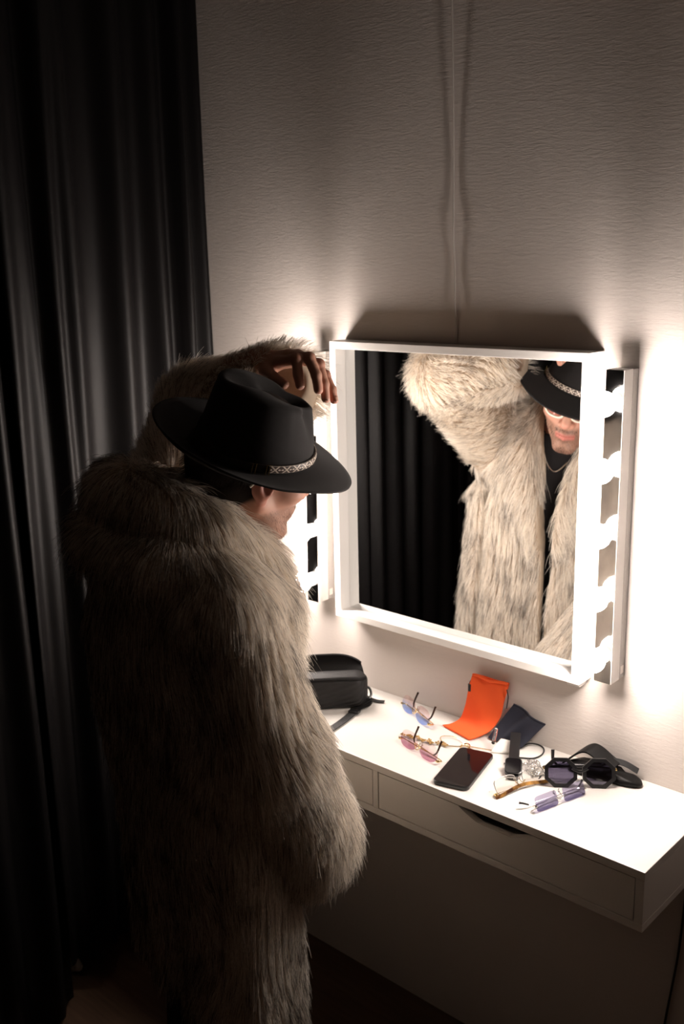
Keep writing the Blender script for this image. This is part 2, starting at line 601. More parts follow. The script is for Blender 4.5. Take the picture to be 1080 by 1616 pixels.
RID_A = [(-0.023, .016, .035, -.01), (-0.088, .011, .05, -.012), (-0.108, .010, .045, .0), (-0.168, .024, .055, -.012), (-0.283, .030, .06, -.012),
         (-0.425, .024, .055, -.006), (-0.465, .018, .058, -.014), (-0.53, .02, .02, 0), (-0.588, .028, .06, -.01)]
curtain('curtain', 'black floor-length curtain beside the lit wall, the raised-hem length next to the wall corner', -0.004, -0.60, 0.13, 2.945, RID_A, -0.79)
_rr = random.Random(3)
RID_B = []
yy = -0.64
while yy > -3.1:
    RID_B.append((yy, _rr.uniform(.018, .034), _rr.uniform(.035, .065), _rr.uniform(-.02, .02)))
    yy -= _rr.uniform(.05, .12)
curtain('curtain', 'black curtain length nearest the camera at the picture\'s left edge, hem on the floor', -0.585, -3.2, 0.015, 2.945, RID_B, -0.77)

# ------------------------------------------------------------------ mirror
MZ, MH, MD, MT = 1.3143, 0.325, 0.054, 0.017
mir = thing('wall_mirror', 'large square wall mirror in a deep white frame reflecting the man in fur', 'mirror', (0, 0, MZ - MH))
fr = MB()
bm = bmesh.new()
o_, i_ = MH, MH - MT
def ring(y, r): return [bm.verts.new((x * r, y, MZ + z * r)) for x, z in ((-1, -1), (1, -1), (1, 1), (-1, 1))]
R0 = ring(-0.001, o_); R1 = ring(-MD, o_); R2 = ring(-MD, i_); R3 = ring(-0.012, i_)
for A_, B_ in ((R0, R1), (R1, R2), (R2, R3), (R3, R0)):
    for k in range(4):
        bm.faces.new((A_[k], A_[(k + 1) % 4], B_[(k + 1) % 4], B_[k]))
bmesh.ops.recalc_face_normals(bm, faces=bm.faces)
bmesh.ops.bevel(bm, geom=[e for e in bm.edges if e.calc_length() > 0.3], offset=0.0012, segments=2, profile=0.6, affect='EDGES')
fr.bm(bm)
fr.build('frame', M_WHITE2, mir, smooth=False)
MB().box((-i_ + .0005, -0.021, MZ - i_ + .0005), (i_ - .0005, -0.0125, MZ + i_ - .0005)).build('mirror_glass', M_MIRROR, mir, smooth=False)
MB().box((0.285, -0.03, MZ - MH - .016), (0.315, -0.0005, MZ - MH - .0004), .003).build('wall_bracket', M_WHITE2, mir)

# ------------------------------------------------------------------ light strips
def light_strip(xc, w, label, blabel, tilt, group):
    z0, z1 = 1.0105, 1.612
    t = thing('vanity_light', label, 'light', (xc, 0, z0), group)
    def X(x, z): return xc + x + tilt * (z - 1.0) / 0.6
    def bx(mb, x0, x1, y0, y1, za, zb, bev=0.0):
        m2 = MB().box((x0, y0, za), (x1, y1, zb), bev)
        for V in m2.V: V[:, 0] = xc + V[:, 0] + tilt * (V[:, 2] - 1.0) / 0.6
        mb.V += m2.V; mb.F += [[i + mb.n for i in f] for f in m2.F]; mb.n += m2.n
        return mb
    hw = w / 2
    bx(MB(), -hw, hw, -0.0225, -0.0005, z0 + .001, z1 - .001, .001).build('back_plate', M_STRIPGREY, t, smooth=False)
    bx(MB(), -hw, hw, -0.0565, -0.0228, z0, z1, .0008).build('housing', M_STRIPWHITE, t, smooth=False)
    bx(MB(), -hw + .0008, hw - .0008, -0.0578, -0.0567, z0 + .0008, z1 - .0008).build('mirror_front', M_CHROME, t, smooth=False)
    bx(MB(), hw + .0001, hw + .0007, -0.0185, -0.0075, z0 + .010, z0 + .026).build('sticker', M_LABEL, t, smooth=False)
    for k in range(5):
        z = 1.555 - 0.1215 * k
        s = MB()
        prof = [(0.0, .0165), (-0.012, .0165), (-0.016, .0145)]
        G = [[(X(r * math.cos(a), z), -0.0579 + y, z + r * math.sin(a)) for a in np.linspace(0, 2 * math.pi, 24, endpoint=False)] for y, r in prof]
        s.grid(G, closed_u=True)
        so = s.build('socket', M_SOCKET, t)
        b = MB()
        prof = [(-0.0135, .012), (-0.018, .0155)] + [(-0.0395 - .0235 * math.cos(q), max(.0002, .0235 * math.sin(q))) for q in np.linspace(0.75, math.pi, 14)]
        prof = [(y, r) for y, r in prof]
        prof = [(-0.0135, .012)] + [(-0.0395 + .0235 * math.cos(q), max(.0003, .0235 * math.sin(q))) for q in np.linspace(0.55, math.pi, 16)]
        G = [[(X(r * math.cos(a), z), -0.0579 + y, z + r * math.sin(a)) for a in np.linspace(0, 2 * math.pi, 24, endpoint=False)] for y, r in prof]
        b.grid(G, closed_u=True)
        b.build('bulb', M_BULB, so)
    return t
light_strip(0.377, 0.036, 'white and steel five-bulb light strip on the wall right of the square mirror', None, 0.0, 'vanity light strips')
light_strip(-0.396, 0.036, 'five-bulb light strip left of the square mirror, partly hidden by the black hat', None, 0.012, 'vanity light strips')

# ------------------------------------------------------------------ hanging cable over the mirror
zs = np.linspace(2.945, 1.56, 70)
def cab(z):
    x = -0.024 + (2.296 - z) * 0.018
    d = 0.0045 + 0.020 * max(0, (z - 2.0)) ** 1.0 + 0.003 * math.exp(-((z - 1.86) / .05) ** 2) + 0.003 * math.exp(-((z - 1.72) / .04) ** 2)
    return (x + 0.002 * math.sin(z * 9), -d, z)
pts = [cab(z) for z in zs if z > 1.645] + [(-0.0125, -0.006, 1.642)]
tag(MB().tube(pts, 0.0019, 8).build('cable', mat('white_cable', (0.55, 0.51, 0.47), 0.5)), 'thin white cable hanging down the wall to the top of the square mirror', 'cable')
# thin cord falling from the desk to the floor at the lower right
pts = spline([(0.552, -0.012, 0.688), (0.548, -0.006, 0.60), (0.541, -0.005, 0.46), (0.522, -0.005, 0.28), (0.50, -0.006, 0.02), (0.47, -0.05, .004)], 40)
tag(MB().tube(pts, 0.0025, 8).build('power_cable', M_BLACKPLASTIC), 'dark power cord hanging down the wall under the right end of the desk', 'cord')

# ------------------------------------------------------------------ floating desk with two drawers
DX0, DX1, DY, DT, DH = -0.5984, 0.5916, -0.2907, 0.8045, 0.1153
ZB = DT - DH
desk = thing('floating_desk', 'white wall-mounted desk with two shallow drawers, cluttered with eyewear', 'desk', (0, 0, ZB))
th = 0.016
MB().box((DX0, DY, DT - th), (DX1, -0.0005, DT), .0012).build('top_panel', M_WHITE, desk, smooth=False)
MB().box((DX0, DY, ZB), (DX1, -0.0005, ZB + 0.0145), .001).build('bottom_panel', M_WHITE, desk, smooth=False)
for x0, x1 in ((DX0 + .0004, DX0 + th), (DX1 - th, DX1 - .0004)):
    MB().box((x0, DY + .0004, ZB + .0149), (x1, -0.0005, DT - th - .0003), .0005).build('side_panel', M_WHITE, desk, smooth=False)
MB().box((-0.0067 - .0035, DY + .0004, ZB + .0149), (0.0067 - .0035, -0.01, DT - th - .0003)).build('divider', M_WHITE, desk, smooth=False)
MB().box((DX0 + th, -0.012, ZB + .015), (DX1 - th, -0.004, DT - th)).build('back_panel', M_WHITE, desk, smooth=False)
MB().tube([(0.512, -0.262, ZB - .012), (0.512, -0.262, ZB)], .005, 10).build('peg', M_BLACKPLASTIC, desk)
def drawer(x0, x1):
    g = 0.0022
    xa, xb, za, zb = x0 + g, x1 - g, ZB + .0145 + g, DT - th - g
    xc = (xa + xb) / 2
    # front with a scooped finger notch in its upper edge
    pol = [(xa, za), (xb, za), (xb, zb)]
    nw, nd = 0.083, 0.021
    for t in np.linspace(1, -1, 25):
        a = abs(t)
        dz = nd * (1 - max(0, (a - 0.45) / 0.55) ** 1.6) if a < 1 else 0
        s = (1 - a) / 0.55
        dz = nd * min(1, s) ** 0.8 if a > 0.45 else nd
        pol.append((xc + t * nw, zb - dz))
    pol.append((xa, zb))
    # triangulated n-gon front and back, extruded along y
    f = MB().prism(pol, -(DY + .0012), -(DY + .0012) - .015, axes=[(1, 0, 0), (0, 0, 1), (0, -1, 0), (0, 0, 0)])
    fo = f.build('drawer', M_WHITE, desk, smooth=False)
    b = MB()
    b.box((xa + .004, DY + .0175, za + .004), (xb - .004, -0.02, za + .012))
    b.build('drawer_floor', M_WHITE, fo, smooth=False)
    for xs in (xa + .004, xb - .016):
        MB().box((xs, DY + .0175, za + .0123), (xs + .012, -0.02, zb - .012)).build('drawer_side', M_WHITE, fo, smooth=False)
    return fo
drawer(DX0 + th, -0.0067 - .0035)
drawer(0.0067 - .0035, DX1 - th)
#@@PERSON
# ================================================================== the man in the fur coat
C0 = np.array((-0.107, -0.665, 0.0)); S_ = np.array((0.966, -0.259, 0.0)); F_ = np.array((0.259, 0.966, 0.0)); Z_ = np.array((0, 0, 1.0))
def BF(u, v, z): return C0 + u * S_ + v * F_ + z * Z_
def head_frame(yaw, pitch, roll):
    F = np.array([math.sin(yaw) * math.cos(pitch), math.cos(yaw) * math.cos(pitch), -math.sin(pitch)])
    R = np.array([math.cos(yaw), -math.sin(yaw), 0.0]); U = np.cross(R, F)
    c, s = math.cos(roll), math.sin(roll)
    return np.array([c * R - s * U, F, c * U + s * R])
HO = np.array((-0.025, -0.573, 1.478)); HA = head_frame(0.294, 0.303, 0.20)
def HW(p): return HO + np.asarray(p, float) @ HA
def HL(P): return (P - HO.astype(np.float32)) @ HA.T.astype(np.float32)

man = thing('person', 'man in long cream fur coat and black hat, left hand raised to the crown', 'person', tuple(BF(0, 0, 0)))

def fn_head(P):
    q = HL(P)
    x = np.abs(q[..., 0]); qm = np.stack([x, q[..., 1], q[..., 2]], -1)
    d = ell(q, (0, -.012, .035), (.076, .097, .090))
    d = smin(d, ell(q, (0, .028, -.03), (.062, .066, .082)), .03)
    d = smin(d, rc(qm, (.055, .0, -.055), (.012, .078, -.108), .021, .017), .022)
    d = smin(d, ell(q, (0, .082, -.108), (.024, .018, .017)), .014)
    d = smin(d, ell(qm, (.045, .058, -.026), (.024, .028, .020)), .02)
    d = smin(d, rc(qm, (.012, .088, .020), (.045, .070, .024), .011, .010), .014)
    # mouth mound and lips
    d = smin(d, ell(q, (0, .080, -.066), (.032, .022, .026)), .016)
    d = smin(d, rc(qm, (0, .1015, -.0665), (.022, .090, -.0695), .0052, .003), .004)
    d = smin(d, rc(qm, (0, .1010, -.0785), (.018, .091, -.0755), .0062, .0035), .004)
    d = smax(d, -rc(qm, (0, .1075, -.0722), (.024, .094, -.0718), .0022, .0012), .003)
    d = smax(d, -ell(q, (0, .108, -.056), (.004, .004, .009)), .004)
    # nose
    d = smin(d, rc(q, (0, .090, .010), (0, .113, -.032), .008, .0115), .012)
    d = smin(d, ell(qm, (.012, .101, -.038), (.0095, .012, .0085)), .006)
    d = smax(d, -ell(qm, (.006, .108, -.0455), (.0035, .0055, .004)), .003)
    # eye sockets and lids
    d = smax(d, -ell(qm, (.032, .094, .004), (.017, .012, .011)), .012)
    d = smin(d, ell(qm, (.032, .0765, .003), (.0145, .0135, .0125)), .003)
    d = smax(d, -ell(qm, (.032, .093, .0015), (.012, .008, .0028)), .002)
    # ears
    ea = np.array([[.93, -.3, .1], [.3, .95, .05], [-.1, 0.0, 1.0]])
    e = ell(qm, (.079, -.012, -.010), (.0085, .020, .032), ea)
    e = smin(e, ell(qm, (.076, -.004, -.040), (.007, .010, .012)), .008)
    e = smax(e, -ell(qm, (.0885, -.006, -.008), (.008, .011, .020), ea), .004)
    e = smin(e, ell(qm, (.079, .003, -.014), (.005, .005, .009)), .004)
    d = smin(d, e, .006)
    # neck
    n = rc(P, HW((0, -.030, -.045)), BF(0.0, -0.035, 1.335), .056, .066)
    n = smin(n, rc(P, BF(-.05, -.02, 1.30), BF(.06, -.02, 1.30), .075, .075), .05)
    d = smin(d, n, .022)
    return d
Vh, Fh = sdf_mesh(fn_head, HO - (.17, .22, .24), HO + (.14, .15, .15), 0.0024)

# hands ------------------------------------------------------------
def hand_fn(fingers, thumb, wrist, fore, radii, wr=.026):
    def fn(P):
        mc = [f[0] for f in fingers]
        palm = None
        for i, f in enumerate(fingers):
            w0 = np.asarray(wrist) + (np.asarray(f[0]) - np.mean(mc, 0)) * 0.45
            c = rc(P, w0, f[0], .0145, .0115)
            palm = c if palm is None else smin(palm, c, .012)
        palm = smin(palm, rc(P, wrist, fore, wr, wr * 1.35), .02)
        palm = smin(palm, rc(P, thumb[0], thumb[1], .0155, .0125), .014)
        d = palm
        for f, r in zip(fingers, radii):
            g = None
            for i in range(3):
                c = rc(P, f[i], f[i + 1], r * (1.06 - .07 * i), r * (1.0 - .08 * i))
                g = c if g is None else smin(g, c, .004)
            g = smin(g, ell(P, f[1], (r * 1.1,) * 3), .003)
            d = smin(d, g, .0035)
        t = smin(rc(P, thumb[1], thumb[2], .0118, .0105), rc(P, thumb[2], thumb[3], .0105, .0085), .004)
        return smin(d, t, .006)
    return fn
LH = dict(index=[(-.0686, -.462, 1.638), (-.0236, -.462, 1.6468), (-.0200, -.463, 1.6203), (-.0147, -.464, 1.6007)],
          middle=[(-.0621, -.444, 1.6490), (-.0101, -.444, 1.6471), (.0073, -.445, 1.6181), (.0125, -.446, 1.5928)],
          ring=[(-.0548, -.427, 1.6480), (-.0036, -.426, 1.6349), (.0091, -.427, 1.6009), (.0128, -.428, 1.5753)],
          pinky=[(-.0501, -.411, 1.6400), (-.004, -.409, 1.6143), (.0107, -.409, 1.5893), (.0162, -.410, 1.5704)])
LT = [(-.110, -.462, 1.628), (-.088, -.476, 1.622), (-.064, -.482, 1.614), (-.042, -.476, 1.602)]
LW, LF = (-.1384, -.438, 1.632), (-.215, -.43, 1.605)
fnl = hand_fn([LH[k] for k in ('index', 'middle', 'ring', 'pinky')], LT, LW, LF, (.0097, .0099, .0094, .0083), .028)
Vl, Fl = sdf_mesh(fnl, (-.27, -.52, 1.52), (.05, -.37, 1.70), 0.0016)
# right hand, relaxed inside the long sleeve
SR, ER, WR = BF(.165, -.02, 1.275), np.array((.082, -.664, 1.010)), np.array((.040, -.570, .815))
ax = (WR - ER) / np.linalg.norm(WR - ER)
sd = np.array((-.75, .45, 0.0)); sd -= ax * (sd @ ax); sd /= np.linalg.norm(sd)       # towards the thumb
bk = np.cross(sd, ax)
def RL(a, b, c): return WR + a * sd + b * ax + c * bk
RF = []
for k, (a, l) in enumerate(((.026, .080), (.009, .088), (-.009, .082), (-.026, .066))):
    RF.append([RL(a, .082, 0), RL(a * 1.05, .082 + l * .45, -.010), RL(a * 1.0, .082 + l * .74, -.026), RL(a * .95, .082 + l * .86, -.046)])
RT = [RL(.022, .022, -.006), RL(.040, .052, -.016), RL(.046, .082, -.026), RL(.042, .104, -.034)]
fnr = hand_fn(RF, RT, RL(0, 0, 0), RL(0, -.09, 0), (.0083, .0086, .0081, .0070))
lo = np.min([WR - .16, RF[0][3] - .0], 0) - .05; hi = np.max([WR + .05, RF[0][3]], 0) + .06
Vr, Fr = sdf_mesh(fnr, WR - (.1, .1, .26), WR + (.1, .14, .12), 0.0022)

# torso, arms and legs (clothed) -------------------------------------
SL, EL = BF(-.165, .01, 1.315), np.array((-.318, -.425, 1.525))
def fn_torso(P):
    q = (P - C0.astype(np.float32)) @ np.array([S_, F_, Z_]).T.astype(np.float32)
    x = np.abs(q[..., 0]); qm = np.stack([x, q[..., 1], q[..., 2]], -1)
    d = ell(q, (0, .0, 1.16), (.165, .098, .22))
    d = smin(d, ell(q, (-.03, .005, .93), (.140, .095, .17)), .08)
    d = smin(d, rc(qm, (.0, -.01, 1.30), (.13, -.01, 1.275), .07, .06), .05)
    d = smin(d, rc(P, SL, EL, .055, .043), .04)
    d = smin(d, rc(P, EL, LF, .042, .036), .02)
    d = smin(d, rc(P, SR, ER, .055, .043), .04)
    d = smin(d, rc(P, ER, WR, .042, .030), .02)
    ql = np.stack([np.abs(q[..., 0] + .045), q[..., 1], q[..., 2]], -1)
    leg = smin(rc(ql, (.066, .01, .86), (.078, .025, .48), .072, .054), rc(ql, (.078, .025, .48), (.085, .0, .09), .052, .040), .03)
    leg = smin(leg, rc(ql, (.085, -.01, .045), (.098, .115, .028), .036, .026), .02)
    return smin(d, leg, .03)
Vt, Ft = sdf_mesh(fn_torso, (-.48, -.88, -.002), (.18, -.36, 1.56), 0.0075)

# skin colours ---------------------------------------------------------
SK = np.array((0.55, 0.305, 0.22))
def mixc(c, k, t): return c * (1 - t[:, None]) + np.array(k) * t[:, None]
def sstep(a, b, x):
    t = np.clip((x - a) / (b - a), 0, 1); return t * t * (3 - 2 * t)
qh = (Vh - HO) @ HA.T
ch = np.tile(SK, (len(Vh), 1)) * (1 + 0.05 * np.sin(Vh * 90).sum(1))[:, None]
xx, yy_, zz = np.abs(qh[:, 0]), qh[:, 1], qh[:, 2]
ch = mixc(ch, (.60, .27, .20), .5 * np.exp(-((xx - .045) ** 2 + (zz + .03) ** 2) / .0006) * (yy_ > .03))
ch = mixc(ch, (.62, .26, .20), .6 * np.exp(-(xx ** 2 + (zz + .036) ** 2) / .0002) * (yy_ > .09))
ch = mixc(ch, (.62, .24, .19), .6 * sstep(.070, .082, xx) * (np.abs(yy_ + .01) < .035))
# stubble over jaw, chin, moustache
st = sstep(-.048, -.062, zz + .35 * np.clip(.05 - yy_, -.02, .03)) * sstep(-.005, .02, yy_) * sstep(-.15, -.128, zz)
st = np.maximum(st * .55, .75 * np.exp(-((zz + .0565) / .0058) ** 2) * (xx < .028) * (yy_ > .07))
st = np.maximum(st, .85 * np.exp(-((zz + .112) / .016) ** 2 - (xx / .026) ** 2) * (yy_ > .05))
grain = .75 + .25 * np.sin(qh[:, 0] * 2100) * np.sin(qh[:, 1] * 1900) * np.sin(qh[:, 2] * 2300)
ch = mixc(ch, (.055, .032, .022), np.clip(st * grain, 0, 1))
lip = np.exp(-((zz + .072) / .0085) ** 4) * (xx < .0245) * (yy_ > .088 - .25 * np.maximum(0, xx - .012))
ch = mixc(ch, (.52, .16, .13), .85 * np.clip(lip, 0, 1))
br = np.exp(-((zz - .024) / .006) ** 2) * sstep(.010, .016, xx) * sstep(.056, .05, xx) * (yy_ > .06)
ch = mixc(ch, (.03, .018, .012), .8 * br)
hair = sstep(.0, .012, zz - .028 + 1.05 * np.clip(yy_ - .005, -1, .012) * 0 - (yy_ < -.02) * .0) * (yy_ < .055)
hl = sstep(.0, .012, (zz + .072) - 1.2 * np.clip(yy_ + .035, 0, .2)) * (yy_ < .05)
ch = mixc(ch, (.014, .009, .007), np.clip(np.maximum(hl, sstep(.07, .085, zz)), 0, 1) * (xx < .0765))
cl = np.tile(SK * (.92, .88, .86), (len(Vl), 1))
for f in LH.values():                                           # knuckles and fingertips a little redder
    for j, w in ((1, .35), (3, .45)):
        cl = mixc(cl, (.60, .22, .16), w * np.exp(-((Vl - np.array(f[j])) ** 2).sum(1) / .00012))
cr_ = np.tile(SK, (len(Vr), 1)); ct = np.tile(SK, (len(Vt), 1))
Vb = np.concatenate([Vh, Vl, Vr, Vt])
Fb = np.concatenate([Fh, Fl + len(Vh), Fr + len(Vh) + len(Vl), Ft + len(Vh) + len(Vl) + len(Vr)])
mk('body', Vb, Fb, M_SKIN, man, col=np.concatenate([ch, cl, cr_, ct]))
for s in (-1, 1):
    e = MB().ball(HW((s * .032, .0765, .0025)), .0122, 14, 10)
    eo = e.build('eye', M_EYE, man)
    d = HW((s * .032, .0765 + .0118, .0015))
    MB().ball(d, (.0042, .0042, .0042), 10, 6).build('iris', M_DARKTIP, eo)
# finger nails of the raised hand
for k in ('index', 'middle', 'ring', 'pinky'):
    f = [np.array(p) for p in LH[k]]
    t = f[3] - f[2]; t /= np.linalg.norm(t)
    out = np.array((1.0, 0, .2)); out -= t * (out @ t); out /= np.linalg.norm(out)
    sdv = np.cross(t, out)
    c = f[3] + out * .0066 - t * .001
    G = [[c + t * (a * .0052) + sdv * (b * .0042) + out * (.0016 * (1 - b * b) - .0006) for b in np.linspace(-1, 1, 5)] for a in np.linspace(-1, 1, 5)]
    Vn, Fn = slab(G, .0006)
    mk('fingernail', Vn, Fn, mat('nail', (.60, .36, .27), .3), man)

# short dark hair under the hat, stubbly goatee ---------------------------
def fn_hair(P):
    q = HL(P)
    d = ell(q, (0, -.016, .034), (.080, .100, .092))
    d = smin(d, rc(q, (0, -.075, -.02), (0, -.072, -.055), .045, .036), .03)
    d = smax(d, (q[..., 1] - .02), .01)
    d = smax(d, -(q[..., 2] + .072 - .9 * np.clip(q[..., 1] + .045, 0, 1)), .01)
    return d
Vq, Fq = sdf_mesh(fn_hair, HO - .16, HO + .15, 0.0045)
ho = mk('hair', Vq, Fq, M_HAIRCUT, man)
Pq, Nq, _ = sample_mesh(Vq, Fq, 9000)
ql = (Pq - HO) @ HA.T
ok = (ql[:, 2] < .03)
dn = Nq * .5 + HA[2] * -.6 + HA[1] * -.3
dn /= np.linalg.norm(dn, axis=1)[:, None]
tag(hairs('hair_strands', Pq[ok], dn[ok], RNG.uniform(.008, .014, ok.sum()), 3, .00016, M_BEARD, ho, clump=.3), kind='stuff')
Ph, Nh, _ = sample_mesh(Vh, Fh, 120000)
ql = (Ph - HO) @ HA.T
xx, yy_, zz = np.abs(ql[:, 0]), ql[:, 1], ql[:, 2]
w = np.maximum(np.exp(-((zz + .114) / .016) ** 2 - (xx / .024) ** 2) * (yy_ > .06), .8 * np.exp(-((zz + .0565) / .005) ** 2) * (xx < .027) * (yy_ > .085))
w = np.maximum(w, .16 * sstep(-.05, -.075, zz) * sstep(.0, .03, yy_) * (zz > -.14))
ok = RNG.random(len(w)) < w * .9
dn = Nh * .6 - HA[2] * .6 + HA[1] * .1; dn /= np.linalg.norm(dn, axis=1)[:, None]
tag(hairs('beard', Ph[ok], dn[ok], RNG.uniform(.003, .0065, ok.sum()), 3, .00012, M_BEARD, man), kind='stuff')

# shirt, trousers, shoes, necklace -------------------------------------------
def fn_shirt(P):
    d = fn_torso(P) - .010
    q = (P - C0.astype(np.float32)) @ np.array([S_, F_, Z_]).T.astype(np.float32)
    d = smin(d, rc(P, BF(0, -.028, 1.33), BF(0, -.012, 1.365), .072, .066), .02)
    d = smax(d, .78 - q[..., 2], .004)
    d = smax(d, -rc(P, BF(0, -.012, 1.34), BF(0, .03, 1.45), .0615, .064), .004)
    d = np.maximum(d, -(np.linalg.norm(P - np.array(LF, np.float32), axis=-1) - .07))
    d = np.maximum(d, -(np.linalg.norm(P - WR.astype(np.float32), axis=-1) - .05))
    return d
Vs, Fs = sdf_mesh(fn_shirt, (-.48, -.88, .74), (.18, -.36, 1.58), 0.007)
mk('shirt', Vs, Fs, M_SHIRT, man)
def fn_trousers(P):
    q = (P - C0.astype(np.float32)) @ np.array([S_, F_, Z_]).T.astype(np.float32)
    d = fn_torso(P) - .013
    d = np.maximum(d, q[..., 2] - .90)
    d = np.maximum(d, .075 - q[..., 2])
    return d
Vs, Fs = sdf_mesh(fn_trousers, (-.36, -.86, .04), (.16, -.46, .92), 0.007)
mk('trousers', Vs, Fs, M_TROUSERS, man)
for s in (-1, 1):
    def fn_shoe(P):
        q = (P - BF(s * .090 - .045, .008, 0).astype(np.float32)) @ np.array([S_, F_, Z_]).T.astype(np.float32)
        d = smin(ell(q, (s * .006, .075, .040), (.050, .095, .048)), ell(q, (0, -.03, .055), (.043, .055, .062)), .03)
        d = smin(d, rc(q, (s * .012, .11, .014), (0, -.05, .014), .042, .036), .02)
        d = smax(d, -(q[..., 2] - .001), .003)
        return smax(d, q[..., 2] - .105, .004)
    Vs, Fs = sdf_mesh(fn_shoe, BF(s * .090 - .045, .008, 0) - (.13, .16, .006), BF(s * .090 - .045, .008, 0) + (.13, .24, .13), 0.005)
    mk('shoe', Vs, Fs, M_SHOE, man)
pts = spline([BF(.07, -.02, 1.375), BF(.066, .045, 1.345), BF(.03, .088, 1.30), BF(0, .104, 1.275), BF(-.03, .088, 1.30), BF(-.066, .045, 1.345), BF(-.07, -.02, 1.375)], 40)
MB().tube(pts, .0015, 6).build('necklace', M_SILVER, man)

# hat -------------------------------------------------------------------------
HR = np.array(head_frame(0.294, 0.13, 0.36))
HC = HW((0.0, -.006, .025))
def hat_pt(x, y, z): return HC + np.array((x, y, z)) @ HR
def crown_base(a):
    return .086 * math.cos(a), .106 * math.sin(a)
def brim_z(a, t):
    # t 0 at the crown, 1 at the edge; sides and back turn up, front dips
    c, s = math.cos(a), math.sin(a)
    z = -.010 * t * (s > 0) * s + .0
    z += t ** 2.2 * (.012 * abs(c) ** 2 + .040 * max(0, -s) ** 1.5)
    z -= .018 * t * max(0, s) ** 2
    return z
NA = 96
AN = np.linspace(0, 2 * math.pi, NA, endpoint=False)
def brim_point(a, t):
    bx, by = crown_base(a)
    w = .075 + .001 * abs(math.sin(a))
    n = np.array((math.cos(a) / .086, math.sin(a) / .106)); n /= np.linalg.norm(n)
    return (bx + n[0] * w * t, by + n[1] * w * t, brim_z(a, t))
def crown_point(a, t):
    """t 0 base .. 1 top centre"""
    c, s = math.cos(a), math.sin(a)
    bx, by = crown_base(a)
    H = .110 - .020 * s                      # the front is lower than the back
    if t < .62:
        k = t / .62
        sh = 1 - .17 * k ** 1.3
        pin = .018 * k ** 2 * math.exp(-((abs(c) - .62) / .22) ** 2) * (s > 0.2)   # front pinches
        r = sh - pin / .09
        return (bx * r, by * r - .004 * k, H * (k ** .95) * .93)
    k = (t - .62) / .38
    sh = .83 * math.cos(k * math.pi / 2) ** .8 if k < 1 else 0
    pin = .018 * (1 - k) * math.exp(-((abs(c) - .62) / .22) ** 2) * (s > 0.2)
    x, y = bx * (sh - pin / .09), by * (sh - pin / .09) - .004
    z = H * .93 + .012 * math.sin(min(1, k * 1.9) * math.pi / 2)
    # teardrop crease along the middle
    z -= .024 * math.exp(-(x / .020) ** 2) * sstep(0, .5, np.array(k)) * (1 if True else 0) * math.exp(-((y - .0) / .075) ** 4)
    return (x, y, float(z))
hat_rows = [[brim_point(a, t) for a in AN] for t in np.linspace(1, 0.04, 12)]
hat_rows += [[crown_point(a, t) for a in AN] for t in np.concatenate([np.linspace(0.01, .62, 16), np.linspace(.65, .999, 14)])]
rows = np.array(hat_rows)
inner = rows.copy()
# thickness: offset inward along an approximate normal
du = np.gradient(rows, axis=0); dv = np.roll(rows, -1, 1) - np.roll(rows, 1, 1)
NN = np.cross(dv, du); NN /= np.linalg.norm(NN, axis=2)[:, :, None] + 1e-12
inner = rows - NN * .0030 * np.sign((NN[2, :, 2].mean()) or 1)
m_ = MB()
k0 = len(rows)
allr = np.concatenate([inner[::-1], rows])
allr = np.array([[hat_pt(*p) for p in r] for r in allr])
m_.grid(allr, closed_u=True)
hat = m_.build('hat', M_FELT, man, angle=None)
tag(hat, label='wide-brimmed black felt hat')
def band_rows(a0, a1, z0, z1, off, n=60):
    out = []
    for a in np.linspace(a0, a1, n):
        r0, r1 = crown_point(a, z0 * .0 + .02), crown_point(a, .12)
        bx, by = crown_base(a)
        nrm = np.array((math.cos(a) / .086, math.sin(a) / .106)); nrm /= np.linalg.norm(nrm)
        row = []
        for z, o in ((z0, off * .2), (z0, off), ((z0 + z1) / 2, off * 1.25), (z1, off), (z1, off * .2)):
            s = 1 - .17 * (min(1, z / .1)) ** 1.3
            row.append(hat_pt(bx * s + nrm[0] * o, by * s + nrm[1] * o, z))
        out.append(row)
    return out
m_ = MB().grid(band_rows(0, 2 * math.pi, .003, .016, .0026, 120))
m_.build('hat_band', M_BAND, hat)
# woven pale pattern on the front half of the band
M_PAT = mat('pattern_band', (.5, .42, .35), .5)
nt, N, L, b = nodes(M_PAT)
uvn = N.new('ShaderNodeUVMap')
sx = N.new('ShaderNodeSeparateXYZ'); L.new(uvn.outputs[0], sx.inputs[0])
def mth(op, a, b_=None):
    n = N.new('ShaderNodeMath'); n.operation = op
    for i, v in enumerate((a, b_)):
        if v is None: continue
        if isinstance(v, (int, float)): n.inputs[i].default_value = v
        else: L.new(v, n.inputs[i])
    return n.outputs[0]
fu = mth('FRACT', mth('MULTIPLY', sx.outputs[0], 15.0))
cu = mth('ABSOLUTE', mth('SUBTRACT', fu, .5))
cv = mth('ABSOLUTE', mth('SUBTRACT', sx.outputs[1], .5))
cross = mth('LESS_THAN', mth('ABSOLUTE', mth('SUBTRACT', cu, mth('MULTIPLY', cv, .75))), .085)
edge = mth('GREATER_THAN', cv, .40)
dotc = mth('LESS_THAN', mth('ADD', mth('POWER', mth('SUBTRACT', cu, .36), 2.0), mth('POWER', mth('MULTIPLY', cv, 1.0), 2.0)), .012)
tot = mth('MAXIMUM', mth('MAXIMUM', cross, dotc), mth('MULTIPLY', edge, .55))
mx = N.new('ShaderNodeMix'); mx.data_type = 'RGBA'
mx.inputs[6].default_value = (.07, .045, .035, 1); mx.inputs[7].default_value = (.78, .68, .58, 1)
L.new(tot, mx.inputs[0]); L.new(mx.outputs[2], b.inputs['Base Color'])
A0, A1 = math.radians(-8), math.radians(166)
rowsb = band_rows(A0, A1, .0035, .0155, .0042, 80)
